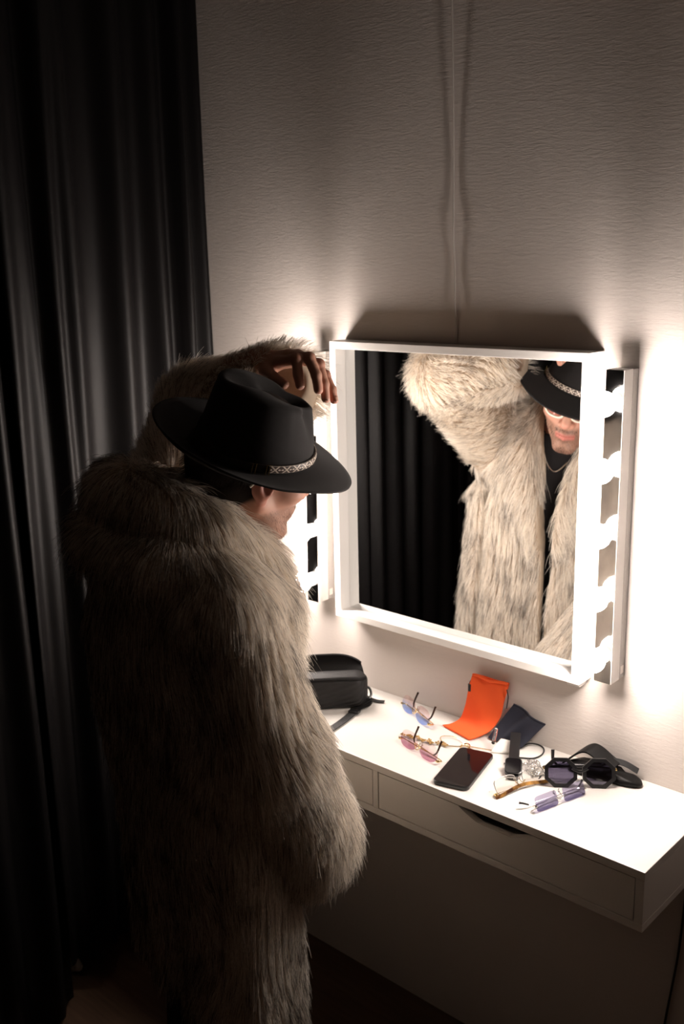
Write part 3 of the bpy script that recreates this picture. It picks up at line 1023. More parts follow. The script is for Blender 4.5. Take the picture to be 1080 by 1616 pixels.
m_ = MB().grid(rowsb)
pb = m_.build('patterned_strip', M_PAT, hat)
uvl = pb.data.uv_layers.new(name='UVMap')
nr = 5
for lp in pb.data.loops:
    i, j = divmod(lp.vertex_index, nr)
    uvl.data[lp.index].uv = (i / 79, (0, .06, .5, .94, 1)[j])
for aa in (A0 - .02, A0 - .24, A1 + .02):
    bx, by = crown_base(aa)
    nrm = np.array((math.cos(aa) / .086, math.sin(aa) / .106)); nrm /= np.linalg.norm(nrm)
    tg = np.array((-nrm[1], nrm[0]))
    c = np.array((bx, by)) + nrm * .006
    pts = []
    for x, z in ((-.003, .000), (.003, .000), (.003, .0195), (-.003, .0195)):
        pts.append(hat_pt(c[0] + tg[0] * x, c[1] + tg[1] * x, z - .0005))
    MB().tube(pts, .0010, 6, closed=True).build('buckle', M_GOLD, hat)

# white-rimmed tinted glasses ----------------------------------------------------
gl = None
def eye_outline(s, n=28, grow=0.0):
    out = []
    for a in np.linspace(0, 2 * math.pi, n, endpoint=False):
        c, si = math.cos(a), math.sin(a)
        x = (.0255 + grow) * math.copysign(abs(c) ** .72, c); z = (.0195 + grow) * math.copysign(abs(si) ** .8, si)
        out.append((s * .034 + x, z))
    return out
def gpt(x, z, dy=0.0): return HW((x, .112 - 6.0 * x * x + dy, z + .0))
gm = MB()
for s in (-1, 1):
    o1 = [gpt(x, z) for x, z in eye_outline(s)]
    gm.tube(o1, .0030, 8, closed=True)
gm.tube([gpt(x, .006 + .004 * (1 - (x / .010) ** 2)) for x in np.linspace(-.011, .011, 7)], .0028, 8)
glasses = gm.build('eyeglasses', M_CREAM, man, angle=None)
tag(glasses, label='white-rimmed glasses with pinkish lenses')
for s in (-1, 1):
    o1 = eye_outline(s, grow=-.002)
    V = [gpt(s * .034, 0)] + [gpt(x, z) for x, z in o1]
    k = len(o1)
    mk('lens', V, [[0, 1 + i, 1 + (i + 1) % k] for i in range(k)], M_LENS, glasses, col=np.tile((.82, .50, .46), (k + 1, 1)))
    MB().tube(spline([gpt(s * .060, .010), HW((s * .074, .082, .010)), HW((s * .080, .02, .008)), HW((s * .083, -.02, .000)), HW((s * .080, -.035, -.02))], 20), .0024, 8).build('temple', M_CREAM, glasses)

# coat ---------------------------------------------------------------------------
CT = np.array([  # z, half width, half depth, shift along F, shift along S
    (.38, .238, .124, .036, -.056), (.60, .236, .124, .034, -.052), (.85, .236, .130, .020, -.040), (1.05, .242, .152, .005, -.022),
    (1.20, .236, .145, -.010, -.020), (1.30, .190, .125, -.02, 0), (1.36, .150, .105, -.03, 0), (1.42, .110, .085, -.04, 0), (1.50, .06, .05, -.04, 0)])
COLL = [BF(.035, .150, 1.10), BF(.060, .140, 1.21), BF(.098, .085, 1.31), BF(.112, .0, 1.385), BF(.085, -.078, 1.425), BF(0, -.108, 1.445),
        BF(-.085, -.070, 1.435), BF(-.112, .0, 1.40), BF(-.098, .085, 1.32), BF(-.060, .140, 1.21), BF(-.035, .150, 1.10)]
COLR = [.028, .036, .042, .046, .046, .046, .046, .046, .042, .036, .028]
COL2 = [BF(.060, .140, 1.13), BF(.125, .085, 1.265), BF(.158, -.01, 1.325), BF(.125, -.10, 1.355), BF(0, -.140, 1.375),
        BF(-.125, -.09, 1.365), BF(-.158, .0, 1.345), BF(-.125, .09, 1.275), BF(-.060, .140, 1.13)]
COR2 = [.026, .038, .046, .044, .042, .044, .046, .038, .026]
CUFL = np.array((-.030, -.418, 1.603)); CUFR = np.array((.022, -.540, .775))
ELc = EL + np.array((.0, .0, .0))
ERc = ER + np.array((.012, .0, .0))
def coat_parts(P):
    q = (P - C0.astype(np.float32)) @ np.array([S_, F_, Z_]).T.astype(np.float32)
    u, v, z = q[..., 0], q[..., 1], q[..., 2]
    a = np.interp(z, CT[:, 0], CT[:, 1]).astype(np.float32); b = np.interp(z, CT[:, 0], CT[:, 2]).astype(np.float32)
    cv = np.interp(z, CT[:, 0], CT[:, 3]).astype(np.float32)
    u = u - np.interp(z, CT[:, 0], CT[:, 4]).astype(np.float32)
    fold = 0.010 * np.sin(np.arctan2(v - cv, u) * 7 + z * 2.0) * np.clip((1.15 - z) / .5, 0, 1)
    k0 = np.sqrt((u / a) ** 2 + ((v - cv) / b) ** 2)
    k1 = np.sqrt((u / a ** 2) ** 2 + ((v - cv) / b ** 2) ** 2) + 1e-6
    tor = k0 * (k0 - 1) / k1 + fold
    tor = tor + .030 * np.exp(-((u + .168) / .014) ** 2) * np.clip(v / .03, 0, 1) * np.clip((1.27 - z) / .05, 0, 1)
    ang = np.arctan2((v - cv) / b, u / a)
    tor = tor + .020 * np.exp(-((ang + .55) / .20) ** 2) * np.clip((.98 - z) / .2, 0, 1)
    w_ = .48 * u + .874 * v
    tor = smax(tor, .37 + .13 * np.clip((.02 - w_) / .05, 0, 1) - z, .02)
    tor = smax(tor, z - 1.46, .02)
    tor = smin(tor, rc(P, BF(.06, -.03, 1.345), SR, .075, .085), .05)
    tor = smin(tor, rc(P, BF(-.06, -.03, 1.355), SL, .075, .085), .05)
    sl = smin(rc(P, SL, ELc, .085, .082), rc(P, ELc, CUFL, .080, .074), .03)
    cd_ = np.array((.93, .03, .36)); cd_ /= np.linalg.norm(cd_)
    sl = smax(sl, (P - CUFL.astype(np.float32)) @ cd_.astype(np.float32), .012)
    sr = smin(rc(P, SR, ERc, .082, .080), rc(P, ERc, CUFR, .082, .104), .03)
    co = None
    for i in range(len(COLL) - 1):
        c = rc(P, COLL[i], COLL[i + 1], COLR[i], COLR[i + 1])
        co = c if co is None else np.minimum(co, c)
    for i in range(len(COL2) - 1):
        co = np.minimum(co, rc(P, COL2[i], COL2[i + 1], COR2[i], COR2[i + 1]))
    return u, v, z, tor, sl, sr, co
def coat_inner(P):
    u, v, z, tor, sl, sr, co = coat_parts(P)
    n = rc(P, BF(0, -.035, 1.30), HW((0, -.035, -.06)), .080, .072)
    inn = np.minimum(tor + .035, n)
    # open front
    w = np.interp(z, [.38, .8, 1.1, 1.25, 1.4], [.003, .005, .014, .030, .055]).astype(np.float32)
    uc = np.interp(z, [.38, .8, 1.1, 1.25, 1.4], [.035, .030, .02, .016, .0]).astype(np.float32)
    wedge = np.maximum(np.abs(u - uc) - w, -(v - .02))
    inn = np.minimum(inn, wedge)
    cu = rc(P, CUFL + (CUFL - ELc) * .3 + (0, 0, .008), CUFL - (CUFL - ELc) * .4 + (0, 0, .008), .056, .040)
    cd = rc(P, CUFR + (CUFR - ERc) * .6, CUFR - (CUFR - ERc) * .35, .062, .050)
    return np.minimum(inn, np.minimum(cu, cd))
def fn_coat(P):
    u, v, z, tor, sl, sr, co = coat_parts(P)
    d = smin(tor, sl, .04)
    d = smin(d, sr, .012)
    d = smin(d, co, .006)
    return smax(d, -coat_inner(P), .008)
Vc, Fc = sdf_mesh(fn_coat, (-.52, -.98, .36), (.24, -.28, 1.66), 0.0075)
coat = mk('coat', Vc, Fc, M_COATBASE, man)
tag(coat, label='long shaggy cream and brown faux fur coat')

def fur(n):
    P, N, area = sample_mesh(Vc, Fc, n)
    P32 = P.astype(np.float32)
    inn = coat_inner(P32)
    ok = inn > .004
    P, N, P32 = P[ok], N[ok], P32[ok]
    u, v, z, tor, sl, sr, co = coat_parts(P32)
    k = np.argmin(np.stack([tor, sl, sr, co - .004]), 0)
    down = np.tile((0, 0, -1.0), (len(P), 1))
    flow = down.copy()
    # along the sleeves
    def along(a, b, c):
        d1 = (np.array(b) - a) / np.linalg.norm(np.array(b) - a); d2 = (np.array(c) - b) / np.linalg.norm(np.array(c) - b)
        t = np.clip(((P - a) @ d1) / np.linalg.norm(np.array(b) - a), 0, 2)
        w = sstep(.8, 1.1, t)[:, None]
        return d1 * (1 - w) + d2 * w
    fl, frr = along(SL, ELc, CUFL), along(SR, ERc, CUFR)
    flow[k == 1] = fl[k == 1] * .85 + down[k == 1] * .35
    flow[k == 2] = frr[k == 2] * .9 + down[k == 2] * .4
    # collar: away from the neck and down
    rad = P - BF(0, -.03, 0); rad[:, 2] = 0; rad /= np.linalg.norm(rad, axis=1)[:, None] + 1e-9
    flow[k == 3] = rad[k == 3] * .75 + down[k == 3] * .75
    # low-frequency swirl
    sw = np.stack([np.sin(P[:, 1] * 23 + P[:, 2] * 17), np.sin(P[:, 0] * 21 - P[:, 2] * 15 + 1), np.sin(P[:, 0] * 19 + P[:, 1] * 25 + 2)], 1)
    flow += .28 * sw + RNG.normal(size=P.shape) * .12
    tang = flow - N * np.einsum('ij,ij->i', flow, N)[:, None]
    tang /= np.linalg.norm(tang, axis=1)[:, None] + 1e-9
    lift = RNG.uniform(.28, .62, len(P))[:, None] + .15 * (k == 3)[:, None] + .42 * (k == 1)[:, None] + .16 * (k == 2)[:, None]
    D = tang + N * lift
    D /= np.linalg.norm(D, axis=1)[:, None]
    L_ = RNG.uniform(.030, .056, len(P)) * np.where(k == 3, 1.15, 1.0)
    long_ = RNG.random(len(P)) < .10
    L_[long_] *= 1.45
    droop = -N * .16 + down * np.where(k == 1, .10, .22)[:, None]
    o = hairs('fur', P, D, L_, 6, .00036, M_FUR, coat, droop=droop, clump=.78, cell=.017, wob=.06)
    # tone of each strand: dark guard-hair tufts, brown mottling, shade painted on back and lower coat
    lw = P + flow / (np.linalg.norm(flow, axis=1)[:, None] + 1e-9) * 0
    key = np.floor(P * np.array((85., 85., 26.))).astype(np.int64)
    key = (key[:, 0] * 73856093) ^ (key[:, 1] * 19349663) ^ (key[:, 2] * 83492791)
    _, inv = np.unique(key, return_inverse=True)
    tuft = RNG.random(inv.max() + 1)[inv]
    patch = np.sin(P[:, 0] * 31 + 2.1 * np.sin(P[:, 2] * 13)) * np.sin(P[:, 1] * 27 + P[:, 2] * 22 + 1.3)
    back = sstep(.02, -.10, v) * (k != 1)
    low = sstep(.80, .50, z) * (k != 1) * .5  # with back: masks that put shade into the strand colour
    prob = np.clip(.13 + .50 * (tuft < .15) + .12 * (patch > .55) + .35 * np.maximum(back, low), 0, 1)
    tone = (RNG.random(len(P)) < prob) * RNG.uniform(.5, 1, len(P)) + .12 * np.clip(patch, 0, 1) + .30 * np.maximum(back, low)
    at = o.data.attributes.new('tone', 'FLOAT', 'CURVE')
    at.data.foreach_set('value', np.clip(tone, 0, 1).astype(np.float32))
    tag(o, kind='stuff')
    return o
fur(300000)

#@@ITEMS
# ================================================================== things on the desk
ZT = DT + 0.0006
def frame_z(yaw, tilt=0.0):
    """rows: local x (width), y (backwards), z (up); tilt leans the top backwards"""
    c, s = math.cos(yaw), math.sin(yaw)
    x = np.array((c, s, 0)); y0 = np.array((-s, c, 0)); z0 = np.array((0, 0, 1.0))
    ct, st = math.cos(tilt), math.sin(tilt)
    return np.array([x, y0 * ct - z0 * st * 0 + 0 * z0, z0]) if tilt == 0 else np.array([x, y0 * ct - z0 * st, y0 * st + z0 * ct])

def super_outline(w, h, e1, e2, n=32):
    out = []
    for a in np.linspace(0, 2 * math.pi, n, endpoint=False):
        c, s = math.cos(a), math.sin(a)
        out.append((w * math.copysign(abs(c) ** e1, c), h * math.copysign(abs(s) ** e2, s)))
    return out
def poly_outline(n, r, rot=0.0, sx=1.0):
    return [(sx * r * math.cos(rot + 2 * math.pi * k / n), r * math.sin(rot + 2 * math.pi * k / n)) for k in range(n)]

def spectacles(name, label, cat, pos, yaw, tilt, outline, cx, cz, top, bot, lens_th, frame_r, m_frame, m_tip, hinge_z, hinge_x,
               temple_len, tip_up, bridge_z, wrap=0.0, frame_kind='rimless', tip_over=0.0, group=None, m_hinge=None, tips=(1, 1)):
    t = thing(name, label, cat, pos, group)
    A = frame_z(yaw, tilt)
    o = np.array(pos)
    def W(p): return o + np.asarray(p, float) @ A
    m_hinge = m_hinge or M_GOLD
    zmax = max(z for _, z in outline); zmin = min(z for _, z in outline)
    for s in (-1, 1):
        pts = [(s * (cx + x * 1.0), wrap * (cx + abs(x)) ** 2, cz + z) for x, z in outline]
        k = len(pts)
        cen = (s * cx, wrap * cx * cx - .0006, cz)
        V, C = [], []
        rings = []
        for off in (-lens_th / 2, lens_th / 2):
            ringv = []
            for rr in (0.0, .5, 1.0):
                for i, p in enumerate(pts if rr > 0 else [cen]):
                    q = np.array(cen) * (1 - rr) + np.array(p) * rr
                    V.append(W((q[0], q[1] + off, q[2])))
                    tt = (q[2] - (cz + zmin)) / (zmax - zmin)
                    tt = min(1, max(0, (tt - .25) / .5)); tt = tt * tt * (3 - 2 * tt)
                    C.append(np.array(bot) * (1 - tt) + np.array(top) * tt)
        F = []
        for b in (0, 1 + 2 * k):
            for i in range(k):
                j = (i + 1) % k
                f1 = [b, b + 1 + i, b + 1 + j]; f2 = [b + 1 + i, b + 1 + k + i, b + 1 + k + j, b + 1 + j]
                F += [f1, f2] if b else [f1[::-1], f2[::-1]]
        for i in range(k):
            j = (i + 1) % k
            F.append([1 + k + i, 1 + k + j, 2 + 3 * k + j, 2 + 3 * k + i])
        C = np.sqrt(np.clip(np.array(C), 0, 1))       # light passes two faces
        mk('lens', V, F, M_LENS, t, smooth=False, col=C)
        if frame_kind == 'full':
            P = [W(p) for p in pts]
            rim = MB()
            n_ = len(P)
            G = []
            cw = W(cen)
            yb = A[1]
            for p in P:
                d = p - cw; d /= np.linalg.norm(d)
                G.append([p - d * frame_r * .3 - yb * .0022, p + d * frame_r * 1.6 - yb * .0022, p + d * frame_r * 1.6 + yb * .0024, p - d * frame_r * .3 + yb * .0024])
            G = np.array(G + [G[0]])
            rim.grid(np.transpose(G, (0, 1, 2)), closed_u=True)
            rim.build('rim', m_frame, t, smooth=False)
        elif frame_kind == 'wire':
            MB().tube([W(p) for p in pts], frame_r, 6, closed=True).build('rim', m_frame, t)
    bx = cx - max(x for x, _ in outline)
    bp = [W((x, -.001 + wrap * bx * bx, bridge_z - .003 * (1 - (x / bx) ** 2))) for x in np.linspace(-bx - .004, bx + .004, 9)]
    MB().tube(bp, frame_r if frame_kind != 'full' else .0028, 8).build('bridge', m_frame if frame_kind == 'full' else m_hinge, t)
    if frame_kind != 'full':
        for s in (-1, 1):
            MB().tube(spline([W((s * bx * .9, .001, bridge_z)), W((s * bx * .8, .006, bridge_z + .004)), W((s * bx * .8, .008, bridge_z + .010))], 8), .0007, 6).build('nose_pad_arm', m_hinge, t)
            MB().ball(W((s * bx * .8, .0085, bridge_z + .011)), (.0016, .0030, .0042), 8, 6).build('nose_pad', M_CLEAR, t)
    for n_, s in enumerate((-1, 1)):
        hx = s * hinge_x
        hy = wrap * hinge_x ** 2
        MB().box((-.0028, -.0020, -.0022), (.0028, .0045, .0022), .0006, M=(A.T, W((hx - s * .001, hy, hinge_z)))).build('hinge', m_hinge, t)
        y1 = .010 + .005 * n_
        e = -s * (temple_len - hinge_x)
        arm = [W((hx, hy + .004, hinge_z)), W((hx - s * .006, hy + y1, hinge_z)), W((hx * .2, y1 + .004, hinge_z + .001)), W((e * .85, y1 + .006, hinge_z + .002))]
        arm = spline(arm, 18)
        to = MB().tube(arm, np.linspace(.0013, .0011, 18) if frame_kind != 'full' else np.linspace(.0032, .0024, 18), 6).build('temple', m_frame if frame_kind != 'wire' else m_hinge, t)
        tu = tip_up * tips[n_]
        tip = spline([W((e * .85, y1 + .006, hinge_z + .002)), W((e, y1 + .008, hinge_z + .006 + tu * .15)), W((e + (-s) * tip_over, y1 + .012, hinge_z + tu))], 12)
        MB().tube(tip, np.linspace(.0017, .0024, 12) if frame_kind != 'full' else np.linspace(.0024, .0036, 12), 8).build('temple_tip', m_tip, to)
    return t

asp = super_outline(.0285, .0185, .85, .75, 30)
def yawof(a, b): return math.atan2(b[1] - a[1], b[0] - a[0])
a_, b_ = (-.137, -.047), (-.019, -.097)
spectacles('sunglasses', 'rimless sunglasses with blue to pink lenses, folded upside down near the black bag', 'sunglasses',
           ((a_[0] + b_[0]) / 2, (a_[1] + b_[1]) / 2, ZT + .0005), yawof(a_, b_), .30, asp, .0325, .0187, (.97, .80, .80), (.38, .52, .92), .0012, .0009,
           M_GOLD, M_DARKTIP, .010, .0635, .108, .036, .012, wrap=.8)
a_, b_ = (-.031, -.187), (.101, -.222)
spectacles('sunglasses', 'rimless sunglasses with pink lenses and gold hinges, folded beside the gold necklace', 'sunglasses',
           ((a_[0] + b_[0]) / 2, (a_[1] + b_[1]) / 2, ZT + .0005), yawof(a_, b_), .34, asp, .0335, .0187, (.98, .86, .86), (.62, .30, .42), .0012, .0009,
           M_GOLD, M_DARKTIP, .010, .0655, .108, .036, .012, wrap=.8)
rect = super_outline(.0265, .0145, .32, .32, 32)
a_, b_ = (.353, -.247), (.390, -.122)
spectacles('sunglasses', 'rectangular rimless sunglasses with violet lenses, at the front beside the black octagonal pair', 'sunglasses',
           ((a_[0] + b_[0]) / 2, (a_[1] + b_[1]) / 2, ZT + .0005), yawof(a_, b_), .38, rect, .0345, .0148, (.52, .50, .68), (.26, .24, .40), .0016, .0010,
           M_SILVER, M_BLACKPLASTIC, .012, .063, .135, .010, .012, m_hinge=M_SILVER, tip_over=.006)
octo = poly_outline(8, .0250, math.pi / 8, 1.10)
spectacles('sunglasses', 'chunky black octagonal sunglasses standing folded in front of the leather pouch', 'sunglasses',
           (.366, -.108, ZT + .0006), math.atan2(.050, .066), .24, octo, .0365, .0275, (.09, .08, .13), (.15, .135, .21), .0018, .0040,
           M_BLACKPLASTIC, M_BLACKPLASTIC, .036, .0690, .118, .030, .034, frame_kind='full', tips=(0, 1))
M_TORT = noise_bump(mat('tortoise_acetate', (.05, .018, .008), .2), 60, .05, .0002, col2=(.50, .26, .07), colscale=70, colmix=1.0)
soft = super_outline(.0265, .0165, .55, .6, 30)
a_, b_ = (.266, -.243), (.306, -.128)
spectacles('eyeglasses', 'tortoiseshell-browed eyeglasses with clear lenses, folded beside the watch', 'eyeglasses',
           ((a_[0] + b_[0]) / 2, (a_[1] + b_[1]) / 2, ZT + .0005), yawof(a_, b_), .62, soft, .0335, .0172, (.97, .96, .94), (.93, .90, .86), .0012, .0008,
           M_SILVER, M_BLACKPLASTIC, .006, .0635, .125, .006, .012, frame_kind='wire')
eg = [o for o in bpy.data.objects if o.name.startswith('eyeglasses') and o.parent is None][-1]
A_ = frame_z(yawof(a_, b_), .62); o_p = np.array(eg.location)
brow = [o_p + np.array((x, -.0018, .0042 + .004 * math.cos(x * 46))) @ A_ for x in np.linspace(-.067, .067, 26)]
MB().ribbon(brow, A_[2] * .0034, .0030).build('brow_bar', M_TORT, eg)

# phone ------------------------------------------------------------------
ph = thing('phone', 'black smartphone lying face up near the front of the desk', 'phone', (.152, -.196, ZT))
pc = np.array([(.139, -.283), (.104, -.124), (.160, -.110), (.209, -.269)])
ctr = pc.mean(0); ux = np.array((.1475, -.0)) * 0
vy = ((pc[1] - pc[0]) + (pc[2] - pc[3])) / 2; vy /= np.linalg.norm(vy); vx = np.array((vy[1], -vy[0]))
def rrect(w, h, r, n=8):
    out = []
    for cx_, cy_, a0 in ((w - r, h - r, 0), (-w + r, h - r, 90), (-w + r, -h + r, 180), (w - r, -h + r, 270)):
        for k in range(n + 1):
            a = math.radians(a0 + 90 * k / n)
            out.append((cx_ + r * math.cos(a), cy_ + r * math.sin(a)))
    return out
axs = [(vx[0], vx[1], 0), (vy[0], vy[1], 0), (0, 0, 1)]
MB().prism(rrect(.0375, .0790, .0115), .0, .0080, axes=axs + [(ctr[0], ctr[1], ZT)], bevel=.0016).build('body', M_BLACKPLASTIC, ph)
MB().prism(rrect(.0360, .0775, .0105), .0081, .0086, axes=axs + [(ctr[0], ctr[1], ZT)]).build('screen', M_SCREEN, ph, smooth=False)
for y in (.010, .028):
    MB().box((-.0379, y, .003), (-.0374, y + .012, .0058), M=(np.array(axs).T, (ctr[0], ctr[1], ZT))).build('side_button', M_BLACKPLASTIC, ph, smooth=False)

# orange and navy pouches ---------------------------------------------------
def pouch_sheet(path, half, th_mid, nx=22, nt=30, wav=.002, sag=None):
    path = spline(path, nt); half = spline(half, nt)
    G = np.zeros((nt, nx, 3)); T = np.zeros((nt, nx))
    for i in range(nt):
        for j, s in enumerate(np.linspace(-1, 1, nx)):
            k = i / (nt - 1)
            G[i, j] = path[i] + half[i] * s
            T[i, j] = .0016 + th_mid * (1 - abs(s) ** 3) * (.5 + .5 * math.sin(math.pi * min(1, .15 + k)))
            n = np.cross(half[i], path[min(i + 1, nt - 1)] - path[max(i - 1, 0)]); n /= np.linalg.norm(n) + 1e-9
            G[i, j] += n * wav * math.sin(s * 4 + i * .45) * k
    return slab(G, T)
op = thing('cloth_pouch', 'bright orange drawstring cloth pouch bent up against the wall', 'pouch', (.05, -.07, ZT))
Vp, Fp = pouch_sheet([(.043, -.074, ZT + .0030), (.054, -.056, ZT + .0050), (.068, -.037, ZT + .015), (.079, -.027, ZT + .042), (.086, -.021, ZT + .082), (.0935, -.015, ZT + .124)],
                     [(.043, -.010, 0), (.043, -.009, .001), (.044, -.007, .001), (.045, .002, 0), (.045, .004, 0), (.044, .004, -.001)], .004)
mk('fabric', Vp, Fp, M_ORANGE, op, angle=60)
hem = [(.050 + .0875 * k, -.0195 - .004 * math.sin(math.pi * k) + .003 * k, ZT + .1215 + .0022 * math.sin(9 * k)) for k in np.linspace(0, 1, 16)]
MB().tube(hem, .0034, 8).build('hem', M_ORANGE, op)
MB().tube(spline([(.049, -.0215, ZT + .112), (.044, -.023, ZT + .104), (.0445, -.0235, ZT + .094)], 10), .0013, 6).build('drawstring', M_BLACKPLASTIC, op)
MB().tube([(.0445, -.0235, ZT + .100), (.0450, -.024, ZT + .084)], [.0042, .0046], 10).build('cord_stopper', M_BLACKPLASTIC, op)
MB().tube(spline([(.1385, -.021, ZT + .112), (.1425, -.022, ZT + .095), (.1400, -.0235, ZT + .070)], 12), .0014, 6).build('drawstring', M_BLACKPLASTIC, op)

nv = thing('cloth_pouch', 'dark navy cloth pouch slumped against the wall behind the orange pouch', 'pouch', (.14, -.03, ZT))
quadA, quadB, quadC, quadD = np.array((.112, -.050, ZT + .003)), np.array((.1495, -.010, ZT + .078)), np.array((.226, -.008, ZT + .052)), np.array((.196, -.046, ZT + .006))
G = np.zeros((20, 24, 3)); T = np.zeros((20, 24))
for i, a in enumerate(np.linspace(0, 1, 20)):
    for j, b in enumerate(np.linspace(0, 1, 24)):
        p = (quadA * (1 - b) + quadD * b) * (1 - a) + (quadB * (1 - b) + quadC * b) * a
        p = p + np.array((0, -.010, .006)) * math.exp(-((b - .45 - .12 * a) / .10) ** 2) * (.4 + .6 * math.sin(math.pi * a))
        p[1] -= .004 * math.sin(b * 7 + a * 3)
        p[1] = min(p[1], -.005)
        G[i, j] = p
        T[i, j] = .0015 + .005 * math.sin(math.pi * a) * math.sin(math.pi * b)
Vp, Fp = slab(G, T)
mk('fabric', Vp, Fp, M_NAVY, nv, angle=60)
MB().tube([G[-1, j] + (0, -.001, 0) for j in range(24)], .0022, 6).build('hem', M_NAVY, nv)

# smart watch --------------------------------------------------------------------
wt = thing('wristwatch', 'black smartwatch lying open on the desk with its strap against the navy pouch', 'watch', (.24, -.15, ZT))
wd = np.array((-.078, .132, 0)); wd /= np.linalg.norm(wd); wx = np.array((wd[1], -wd[0], 0))
wc = np.array((.236, -.143, ZT))
tz = math.radians(24)
wy = wd * math.cos(tz) + np.array((0, 0, 1)) * math.sin(tz); wn = np.cross(wx, wy)
MB().prism(rrect(.0172, .0200, .0085), -.0045, .0048, axes=[wx, wy, wn, wc + (0, 0, .0135)], bevel=.0018).build('case', M_BLACKPLASTIC, wt)
MB().prism(rrect(.0152, .0180, .0075), .0049, .0055, axes=[wx, wy, wn, wc + (0, 0, .0135)]).build('screen', M_SCREEN, wt, smooth=False)
MB().tube([wc + (0, 0, .0135) + wx * (-.0172) + wy * .006, wc + (0, 0, .0135) + wx * (-.0195) + wy * .006], .0030, 10).build('crown', M_SILVER, wt)
sp = spline([wc + (0, 0, .0135) + wy * .019, wc + (0, 0, .024) + wd * .040, wc + (0, 0, .028) + wd * .075, wc + (0, 0, .034) + wd * .112], 20)
MB().ribbon(sp, wx * .0105, .0022).build('strap', M_BLACKPLASTIC, wt)
sp = spline([wc + (0, 0, .0120) - wy * .019, wc + (0, 0, .0045) - wd * .028, wc + (0, 0, .0016) - wd * .018, wc + (0, 0, .0014) + wd * .010], 16)
so = MB().ribbon(sp, wx * .0112, .0022).build('strap', M_BLACKPLASTIC, wt)
MB().tube([wc + (0, 0, .006) - wd * .029 - wx * .0118, wc + (0, 0, .006) - wd * .029 + wx * .0118], .0014, 8).build('strap_pin', M_SILVER, so)

# black cord loop -------------------------------------------------------------------
cp = spline([(.196, -.086, ZT + .002), (.190, -.060, ZT + .002), (.196, -.026, ZT + .006), (.212, -.012, ZT + .004), (.229, -.016, ZT + .002), (.240, -.040, ZT + .002), (.236, -.066, ZT + .002), (.214, -.082, ZT + .002)], 60)
tag(MB().tube(cp, .0017, 8, closed=True).build('cord_loop', M_BLACKPLASTIC), 'thin black cord loop lying by the wall right of the navy pouch', 'cord')

# silver chain pile --------------------------------------------------------------------
sc = thing('silver_chain', 'small heap of silver chain between the smartwatch and the octagonal sunglasses', 'necklace', (.258, -.106, ZT))
mb = MB()
rr = np.random.default_rng(5)
th_ = np.linspace(0, 15, 120)
cpts = np.stack([.258 + (.007 + .020 * np.abs(np.sin(th_ * .37))) * np.cos(th_ * 1.9 + .4 * np.sin(th_)), -.106 + (.007 + .021 * np.abs(np.cos(th_ * .29))) * np.sin(th_ * 1.7), ZT + .002 + .005 * np.abs(np.sin(th_ * 1.3))], 1)
for i in range(len(cpts) - 1):
    d = cpts[i + 1] - cpts[i]; d /= np.linalg.norm(d) + 1e-9
    n_ = np.cross(d, rr.normal(size=3)); n_ /= np.linalg.norm(n_)
    mb.tube([cpts[i] + d * .0030 * math.cos(a) + n_ * .0019 * math.sin(a) for a in np.linspace(0, 2 * math.pi, 8, endpoint=False)], .00055, 4, closed=True)
tag(mb.build('chain_links', M_SILVER, sc), kind='stuff')
mb = MB().tube(spline([(.286, -.12, ZT + .003), (.29, -.112, ZT + .003), (.287, -.104, ZT + .003)], 8), .0014, 6)
mb.build('clasp', M_SILVER, sc)

# gold necklace ----------------------------------------------------------------------------
gn = thing('gold_necklace', 'gold necklace of small blossoms and fine loops between pink sunglasses and phone', 'necklace', (.03, -.14, ZT))
bead_path = spline([(-.036, -.158, ZT + .004), (-.014, -.152, ZT + .004), (.006, -.150, ZT + .004), (.024, -.148, ZT + .004), (.044, -.142, ZT + .004), (.064, -.134, ZT + .004)], 11)
for i, p in enumerate(bead_path + np.array([(0, .004 * math.sin(2.4 * q), 0) for q in range(11)])):
    b = MB()
    for k in range(5):
        a = 2 * math.pi * k / 5 + i
        b.ball(p + np.array((math.cos(a) * .0038, math.sin(a) * .0038, rr.uniform(-.001, .002))), (.0026, .0026, .0016), 6, 4)
    b.ball(p + (0, 0, .0012), .0014, 6, 4)
    b.build('blossom', M_GOLD, gn)
lp = spline([(.064, -.134, ZT + .0015), (.040, -.122, ZT + .0015), (.032, -.108, ZT + .003), (.052, -.096, ZT + .004), (.074, -.098, ZT + .003), (.098, -.106, ZT + .0015), (.128, -.098, ZT + .0015), (.152, -.090, ZT + .0015)], 60)
MB().tube(lp, .0009, 6).build('chain', M_GOLD, gn)
lp = spline([(.064, -.134, ZT + .0012), (.084, -.122, ZT + .0012), (.096, -.112, ZT + .002), (.118, -.114, ZT + .0012), (.140, -.112, ZT + .0012), (.158, -.108, ZT + .0012)], 50)
MB().tube(lp, .0009, 6).build('chain', M_GOLD, gn)
MB().tube([(.097 + .0095 * math.cos(a), -.113 + .0105 * math.sin(a), ZT + .0016 + .002 * math.sin(a)) for a in np.linspace(0, 2 * math.pi, 24, endpoint=False)], .0013, 6, closed=True).build('ring', M_GOLD, gn)

